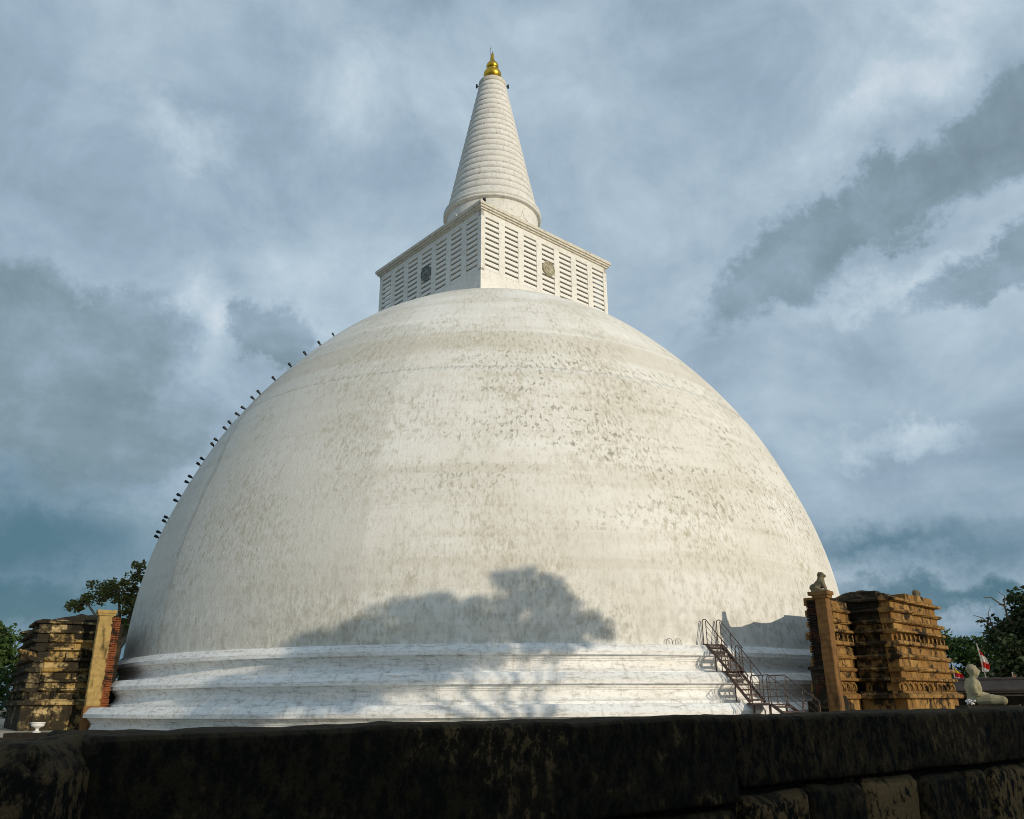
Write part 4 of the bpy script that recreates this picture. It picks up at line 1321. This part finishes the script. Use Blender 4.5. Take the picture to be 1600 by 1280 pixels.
# lower course: irregular blocks, rusty faces showing
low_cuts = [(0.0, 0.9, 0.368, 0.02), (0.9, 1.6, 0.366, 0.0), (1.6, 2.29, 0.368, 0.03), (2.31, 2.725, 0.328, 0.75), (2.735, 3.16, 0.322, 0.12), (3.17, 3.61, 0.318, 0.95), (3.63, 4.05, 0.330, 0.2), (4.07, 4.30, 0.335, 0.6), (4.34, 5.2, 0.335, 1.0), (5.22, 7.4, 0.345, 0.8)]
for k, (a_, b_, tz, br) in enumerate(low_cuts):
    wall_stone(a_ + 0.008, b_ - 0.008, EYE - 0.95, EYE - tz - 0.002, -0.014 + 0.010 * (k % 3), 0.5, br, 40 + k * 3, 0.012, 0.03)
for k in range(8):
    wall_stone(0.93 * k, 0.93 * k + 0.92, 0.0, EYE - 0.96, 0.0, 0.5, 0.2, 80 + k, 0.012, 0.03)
mb = MB()
for q0, q1, z0_, z1_ in ((0.02, 7.38, 0.0, EYE - 0.12),):
    c4 = [WA + WU * q0 + WN * 0.05, WA + WU * q1 + WN * 0.05, WA + WU * q1 + WN * 0.46, WA + WU * q0 + WN * 0.46]
    mb.add([(q.x, q.y, z0_) for q in c4] + [(q.x, q.y, z1_) for q in c4], [(0, 3, 2, 1), (4, 5, 6, 7), (0, 1, 5, 4), (1, 2, 6, 5), (2, 3, 7, 6), (3, 0, 4, 7)])
mb.build('wall_core', M['wall'], wall)

# separate weathered slab at the left, in front of the wall end
post = empty('stone_post', (0, 0, 0))
tag(post, 'broad brown weathered stone slab at the left end of the black wall', 'stone slab')
WA_, WU_, WN_ = WA.copy(), WU.copy(), WN.copy()
WA, WU, WN = Vector((-2.6, 1.72, 0)), Vector((1, 0.05, 0)).normalized(), Vector((-0.05, 1, 0)).normalized()
o = wall_stone(0.0, 1.655, 0.0, EYE - 0.045, 0.0, 0.34, 0.45, 131, 0.02, 0.06, 'slab_body', post, top_tilt=-0.012)
WA, WU, WN = WA_, WU_, WN_

# ------------------------------------------------------------------ low tiled shelter, flags
sh0, sh1 = Vector((19.3, 41.0, FLOOR)), Vector((33.5, 36.6, FLOOR))
sd_ = (sh1 - sh0); sl = sd_.length; sang = math.atan2(sd_.y, sd_.x)
shed = empty('lamp_shelter', sh0, sang)
tag(shed, 'long low dark shelter with tiled ridge behind the seated figure', 'shelter')
mb = MB(); mb.box((sl / 2, 1.6, 0.8), (sl, 0.2, 1.6)); mb.build('back_wall', M['wood'], shed)
mb = MB()
mb.add([(0, -0.35, 1.42), (sl, -0.35, 1.42), (sl, 0.7, 1.86), (0, 0.7, 1.86), (0, 1.8, 1.42), (sl, 1.8, 1.42), (0, -0.35, 1.36), (sl, -0.35, 1.36), (sl, 1.8, 1.36), (0, 1.8, 1.36)],
       [(0, 1, 2, 3), (3, 2, 5, 4), (6, 9, 8, 7), (0, 6, 7, 1), (4, 5, 8, 9), (0, 3, 4, 9, 6), (1, 7, 8, 5, 2)])
roof = mb.build('roof', M['tile'], shed)
tm = MB(); tm.tube([(0, -0.12, 0), (0, 0.12, 0)], [0.10, 0.085], 8); tm = tm.mesh('ridge_tile', M['tile'], 0.8)
k = 0.1
while k < sl:
    link('ridge_tile', tm, roof, (k, 0.7, 1.87 + random.uniform(-0.01, 0.015)), (0, 0, PI / 2), (1, 1, 1))
    k += 0.235
for zz in (1.30, 1.16):
    mb = MB(); mb.box((sl / 2, -0.25, zz), (sl, 0.06, 0.06)); mb.build('eave_beam', M['wood'], shed)
for k in range(8):
    mb = MB(); mb.tube([(0.4 + k * (sl - 0.8) / 7, -0.22, 0), (0.4 + k * (sl - 0.8) / 7, -0.22, 1.36)], 0.05, 8)
    mb.build('post', M['wood'], shed)
for k in range(9):
    mb = MB(); mb.tube([(1.0 + k * 1.45, 0.2, 0), (1.0 + k * 1.45 + 0.1, 0.2, random.uniform(0.5, 0.95))], 0.016, 6)
    mb.build('thin_rod', M['pale'], shed)


def mat_flag(name, stops):
    mt, t, b = new_mat(name, 0.8, 0.2)
    g = t.n('ShaderNodeTexCoord').outputs['Generated']
    X, Y, Z = t.sep(g)[:3]
    f = t.math('ADD', t.math('MULTIPLY', Z, 0.9), t.math('MULTIPLY', X, 0.12))
    t.put(b.inputs['Base Color'], t.ramp(f, stops, 'CONSTANT'))
    return mt


fl1 = mat_flag('striped_flag', [(0.0, (0.75, 0.72, 0.68)), (0.17, (0.55, 0.03, 0.02)), (0.38, (0.75, 0.70, 0.62)), (0.60, (0.55, 0.03, 0.02)), (0.76, (0.78, 0.75, 0.7))])
fl2 = mat_flag('yellow_red_flag', [(0.0, (0.72, 0.40, 0.38)), (0.28, (0.5, 0.02, 0.03)), (0.52, (0.75, 0.52, 0.02)), (0.88, (0.03, 0.06, 0.3))])
fl3 = mat_flag('red_flag', [(0.0, (0.5, 0.03, 0.05)), (0.5, (0.6, 0.2, 0.15)), (0.7, (0.5, 0.03, 0.05))])


def flag(px, py, ztop, h, wdt, mat, label, lean=0.0, pole_top=0.12):
    o = empty('flag', (px, py, FLOOR))
    tag(o, label, 'flag', 'flags behind the shelter')
    zt = ztop - FLOOR + EYE
    mb = MB(); mb.tube([(lean, 0, 0), (0, 0, zt + pole_top)], 0.028, 8)
    mb.build('pole', M['pale'], o)
    mb = MB()
    nu_, nv_ = 12, 18
    vs, fs = [], []
    for i in range(nv_ + 1):
        for j in range(nu_ + 1):
            f = i / nv_; g = j / nu_
            env = 0.10 + 0.9 * (math.sin(min(1, f * 1.25) * PI * 0.62) ** 1.2)
            if f > 0.85: env *= 1 - (f - 0.85) * 3.0
            xx = 0.03 + wdt * g * env + 0.22 * wdt * f
            yy = 0.09 * sin(g * 9 + f * 2.0) * (0.3 + f)
            vs.append((xx, yy, zt - h * f - 0.12 * h * g * (1 - f)))
    for i in range(nv_):
        for j in range(nu_):
            q = i * (nu_ + 1) + j
            fs.append((q, q + 1, q + nu_ + 2, q + nu_ + 1))
    mb.add(vs, fs)
    fo = mb.build('cloth', mat, o, smooth=3)
    sol = fo.modifiers.new('thick', 'SOLIDIFY'); sol.thickness = 0.006
    return o


flag(24.42, 45.0, 2.72, 1.32, 0.34, fl1, 'tall drooping red and white striped flag behind the seated figure', 0.35)
flag(22.95, 45.0, 1.68, 0.72, 0.36, fl2, 'short yellow and red drooping flag left of the seated figure', 0.0, 0.25)
flag(25.7, 44.5, 1.30, 0.42, 0.2, fl3, 'small red flag just above the shelter roof, farthest right', 0.0, 0.05)
for k, (px, py, zt_) in enumerate(((22.0, 45.0, 1.55), (24.0, 44.8, 1.72))):
    mb = MB(); mb.tube([(0, 0, 0), (0, 0, zt_ - FLOOR + EYE)], [0.05, 0.035], 8)
    o = mb.build('bare_pole', M['pale'], None, loc=(px, py, FLOOR))
    tag(o, ('bare pale pole above the shelter, nearest the golden gateway block', 'bare pale pole between the two larger flags')[k], 'pole', 'bare poles behind the shelter')

# ------------------------------------------------------------------ trees
def leaf_mesh(name, centers, radii, per, size, mat, flat=0.75, droop=0.0):
    """many small leaf quads scattered in clumps"""
    C = np.repeat(np.asarray(centers, float), per, axis=0)
    Rr = np.repeat(np.asarray(radii, float), per)[:, None]
    n = len(C)
    d = rng.normal(size=(n, 3)); d /= np.linalg.norm(d, axis=1)[:, None]
    rr = rng.random((n, 1)) ** 0.45
    P_ = C + d * rr * Rr * np.array([1, 1, flat])
    s = size * (0.6 + 0.8 * rng.random((n, 1)))
    a = rng.normal(size=(n, 3)) * np.array([1, 1, 0.6]); a[:, 2] -= droop
    a /= np.linalg.norm(a, axis=1)[:, None]
    b = np.cross(a, rng.normal(size=(n, 3))); b /= np.linalg.norm(b, axis=1)[:, None]
    nrm = np.cross(a, b)
    V = np.empty((n, 4, 3))
    V[:, 0] = P_ - a * s * 0.5
    V[:, 1] = P_ + b * s * 0.30 + nrm * s * 0.06
    V[:, 2] = P_ + a * s * 0.5
    V[:, 3] = P_ - b * s * 0.30 + nrm * s * 0.06
    me = bpy.data.meshes.new(name)
    me.vertices.add(n * 4)
    me.vertices.foreach_set('co', V.reshape(-1))
    me.loops.add(n * 4)
    me.loops.foreach_set('vertex_index', np.arange(n * 4, dtype=np.int32))
    me.polygons.add(n)
    me.polygons.foreach_set('loop_start', np.arange(0, n * 4, 4, dtype=np.int32))
    me.polygons.foreach_set('loop_total', np.full(n, 4, dtype=np.int32))
    me.update()
    me.validate()
    me.materials.append(mat)
    return me


def tree(name, label, base, lobes, clumps, per, size, leaf, bark, trunk_r, seed, clump_r=0.7, split=0.4, group=None, dead=None, droop=0.0):
    """lobes: (x,y,z,rx,ry,rz) relative to base; clumps shared out over their shells"""
    R_ = random.Random(seed)
    o = empty(name, base)
    tag(o, label, 'tree', group)
    lob = [Vector(l[:3]) for l in lobes]
    vol = [l[3] * l[4] * l[5] for l in lobes]
    fork = Vector((sum(l.x for l in lob) / len(lob) * 0.3, sum(l.y for l in lob) / len(lob) * 0.3, min(l[2] - l[5] for l in lobes) * split + max(l[2] for l in lobes) * (1 - split) * 0.45))
    mb = MB()
    mb.tube([(0, 0, -0.1), (0.04, 0.02, fork.z * 0.15), (fork.x * 0.4 + 0.1, fork.y * 0.4, fork.z * 0.6), tuple(fork)], [trunk_r * 1.35, trunk_r, trunk_r * 0.85, trunk_r * 0.75], 10)
    cen, rad_ = [], []
    for l, v in zip(lobes, vol):
        c0 = Vector(l[:3])
        mid = fork.lerp(c0, 0.5) + Vector((R_.uniform(-.3, .3), R_.uniform(-.3, .3), 0.12 * (c0 - fork).length * 0.5))
        mb.tube([fork, mid, c0], [trunk_r * 0.6, trunk_r * 0.4, trunk_r * 0.2], 7)
        k = max(3, int(clumps * v ** 0.67 / sum(q ** 0.67 for q in vol)))
        for i in range(k):
            d = Vector((R_.gauss(0, 1), R_.gauss(0, 1), R_.gauss(0, 1) + 0.15)).normalized()
            f = R_.uniform(0.45, 1.0)
            p = c0 + Vector((d.x * l[3], d.y * l[4], d.z * l[5])) * f
            cen.append(tuple(p)); rad_.append(clump_r * R_.uniform(0.55, 1.25))
            if i % 2 == 0:
                m2 = c0.lerp(p, 0.5) + Vector((R_.uniform(-.2, .2), R_.uniform(-.2, .2), R_.uniform(-.1, .3)))
                mb.tube([c0, m2, p], [trunk_r * 0.16, trunk_r * 0.10, trunk_r * 0.04], 5)
    for br in (dead or []):
        mb.tube(br[0], br[1], 5)
    mb.build('trunk', bark, o, smooth=1.2)
    link('crown', leaf_mesh('crown', cen, rad_, per, size, leaf, droop=droop), o)
    return o


# big dark tree at the right edge
tree('broadleaf_tree', 'large dark broadleaf tree at the right edge with bare twigs', (35.0, 54.5, -1.5),
     [(0, 0, 7.8, 3.6, 3.2, 2.3), (-2.6, 0.5, 6.6, 2.3, 2.4, 1.6), (2.6, -0.5, 8.4, 3.0, 3.0, 2.2), (-4.0, 0.3, 4.6, 1.4, 1.6, 1.2), (-0.8, -1, 4.6, 3.4, 2.6, 1.8), (3.5, 0, 5, 3.4, 3, 2.4), (-1.6, 0, 9.0, 1.2, 1.4, 0.9)],
     420, 56, 0.34, M['leafD'], M['bark'], 0.42, 21, 0.75, dead=[([(-2.5, 0, 7.4), (-3.1, 0, 8.3), (-3.2, -0.1, 8.9), (-3.9, 0, 9.5), (-4.4, 0, 9.5)], [0.09, 0.07, 0.055, 0.035, 0.02]), ([(-3.2, -0.1, 8.9), (-3.0, 0, 9.6), (-3.4, 0, 9.9)], [0.05, 0.03, 0.012]),
           ([(-3.2, 0.1, 7.0), (-4.2, 0, 7.7), (-4.7, 0, 8.2), (-5.3, 0, 8.4)], [0.07, 0.05, 0.035, 0.012]), ([(-4.2, 0, 7.7), (-4.3, 0, 8.5), (-4.0, 0, 9.0)], [0.04, 0.025, 0.01]), ([(-4.7, 0, 8.2), (-5.2, 0, 7.8)], [0.03, 0.01])])
for k, (bx, by, lab, hh, lf) in enumerate(((33.0, 66.0, 'round green tree behind the golden gateway block', 7.0, 'leafM'), (37.0, 64.0, 'green tree behind the seated figure and its flags', 6.8, 'leafM'), (41.5, 66.0, 'dark green tree low behind the large tree at right edge', 7.0, 'leafD'))):
    tree('bushy_tree', lab, (bx, by, 0), [(0, 0, hh - 1.6, 2.6, 2.2, 1.6), (-2.0, 0.5, hh - 2.3, 2.0, 2, 1.5), (2.0, -0.4, hh - 2.2, 2.0, 2, 1.5), (0, 0, 2.2, 3.2, 2.4, 1.6)], 130, 42, 0.32, M[lf], M['bark'], 0.25, 31 + k, 0.7, group='trees beyond the court on the right')
# loose olive-coloured tree behind the dome, left
tree('airy_tree', 'airy olive-green tree rising behind the left edge of the dome', (-32.0, 68.0, 0),
     [(2.2, 0, 12.2, 1.7, 1.5, 1.3), (-0.2, 0, 10.6, 2.0, 2.0, 1.1), (1.6, 0, 9.2, 2.2, 2.2, 1.5), (-2.6, 0, 9.6, 1.5, 1.3, 0.7), (0.6, 0.5, 7.6, 2.2, 2.0, 1.0), (3.6, 0, 10.6, 2.0, 1.8, 1.6), (4.6, 0, 12.6, 1.6, 1.5, 1.2)],
     170, 46, 0.30, M['leafO'], M['twig'], 0.34, 41, 0.62, droop=0.3)
tree('dark_tree', 'dark tree low between the red brick and the dome, left', (-26.0, 64.5, 0),
     [(0, 0, 4.2, 2.6, 2.2, 1.7), (-2.8, 0.4, 3.4, 2.4, 2, 1.5), (2.8, 0.2, 3.4, 2.4, 2, 1.5), (0, 0, 2, 4, 2.4, 1.4)], 120, 42, 0.32, M['leafD'], M['bark'], 0.3, 43, 0.7)
tree('palm_like_tree', 'bright green bushy tree at the left edge of the picture', (-31.0, 50.0, 0),
     [(0, 0, 5.1, 1.8, 1.6, 1.5), (-1.8, 0, 4.2, 1.8, 1.6, 1.5), (1.2, 0.4, 3.4, 1.6, 1.6, 1.6), (-1, 0, 2, 2.6, 2, 1.6)], 120, 44, 0.34, M['leafM'], M['twig'], 0.25, 45, 0.65, droop=0.5)
# far wood that closes the horizon
cen, rd = [], []
for k in range(420):
    a = rad(random.uniform(-62, 62))
    dd = random.uniform(105, 125)
    cen.append((dd * sin(a), dd * cos(a), random.uniform(0.3, 5.2)))
    rd.append(random.uniform(1.4, 2.6))
wood = link('distant_wood', leaf_mesh('distant_wood', cen, rd, 40, 0.85, M['leafD'], 0.9))
tag(wood, 'dark green belt of far trees along the horizon', 'wood', kind='stuff')

# trees outside the frame on the sunny side: one shades the foot of the dome, the others the wall
T_ = 30.0
B0 = Vector((0.7 + sin(SUN_A) * T_, 33.1 - cos(SUN_A) * T_, 0))
QV = Vector((cos(SUN_A), sin(SUN_A), 0))      # across the light
hs_ = EYE + T_ * math.tan(SUN_E)
tree('shade_tree', 'spreading tree outside the frame whose crown shadow falls on the dome', tuple(B0 - QV * 1.9),
     [(QV.x * (a + 1.9), QV.y * (a + 1.9), hs_ + h_, r_, r_, rz) for a, h_, r_, rz in ((-0.45, 4.3, 0.95, 0.95), (0.7, 3.4, 0.8, 0.9), (1.6, 2.2, 0.8, 0.7), (-1.8, 3.4, 0.9, 1.0), (-3.6, 3.9, 1.5, 1.1),
       (-5.4, 3.5, 1.5, 1.0), (-7.3, 2.7, 1.5, 1.0), (-1.0, 2.4, 1.5, 1.0), (0.6, 2.2, 1.0, 0.8), (-3.5, 2.2, 2.0, 1.0), (-6.0, 1.8, 2.0, 1.0), (-9.0, 1.2, 1.8, 1.2), (-4.6, 2.9, 1.8, 0.9), (-2.6, 3.0, 1.2, 0.9))],
     470, 62, 0.22, M['leafM'], M['bark'], 0.13, 51, 0.48)
for k, (bx, by, hh, s_) in enumerate(((11.5, -8.5, 5.2, 1.0), (14.5, -5.5, 5.4, 1.0), (8.2, -9.0, 5.0, 1.0), (17.5, -2.5, 5.2, 0.9), (13.0, -10.5, 4.6, 0.9), (10.0, -5.6, 4.0, 0.9))):
    tree('shade_tree', ('dense tree outside the frame, second nearest the wall', 'dense tree outside the frame, right beside the wall line', 'dense tree outside the frame, behind the viewer', 'dense tree outside the frame, farthest along the wall', 'dense low tree outside the frame, close to the viewer on the right', 'dense low tree outside the frame, just behind the viewer on the right')[k], (bx, by, 0),
         [(0, 0, hh, 3.0, 3.0, 2.0), (1.5, 1.5, hh - 1.5, 2.6, 2.6, 2.0), (-1.5, -1.2, hh - 1.5, 2.6, 2.6, 2.0), (0, 0, 2.0, 3.2, 3.2, 2.0)], 230, 70, 0.55, M['leafD'], M['bark'], 0.3, 61 + k, 1.1, group='trees shading the wall')
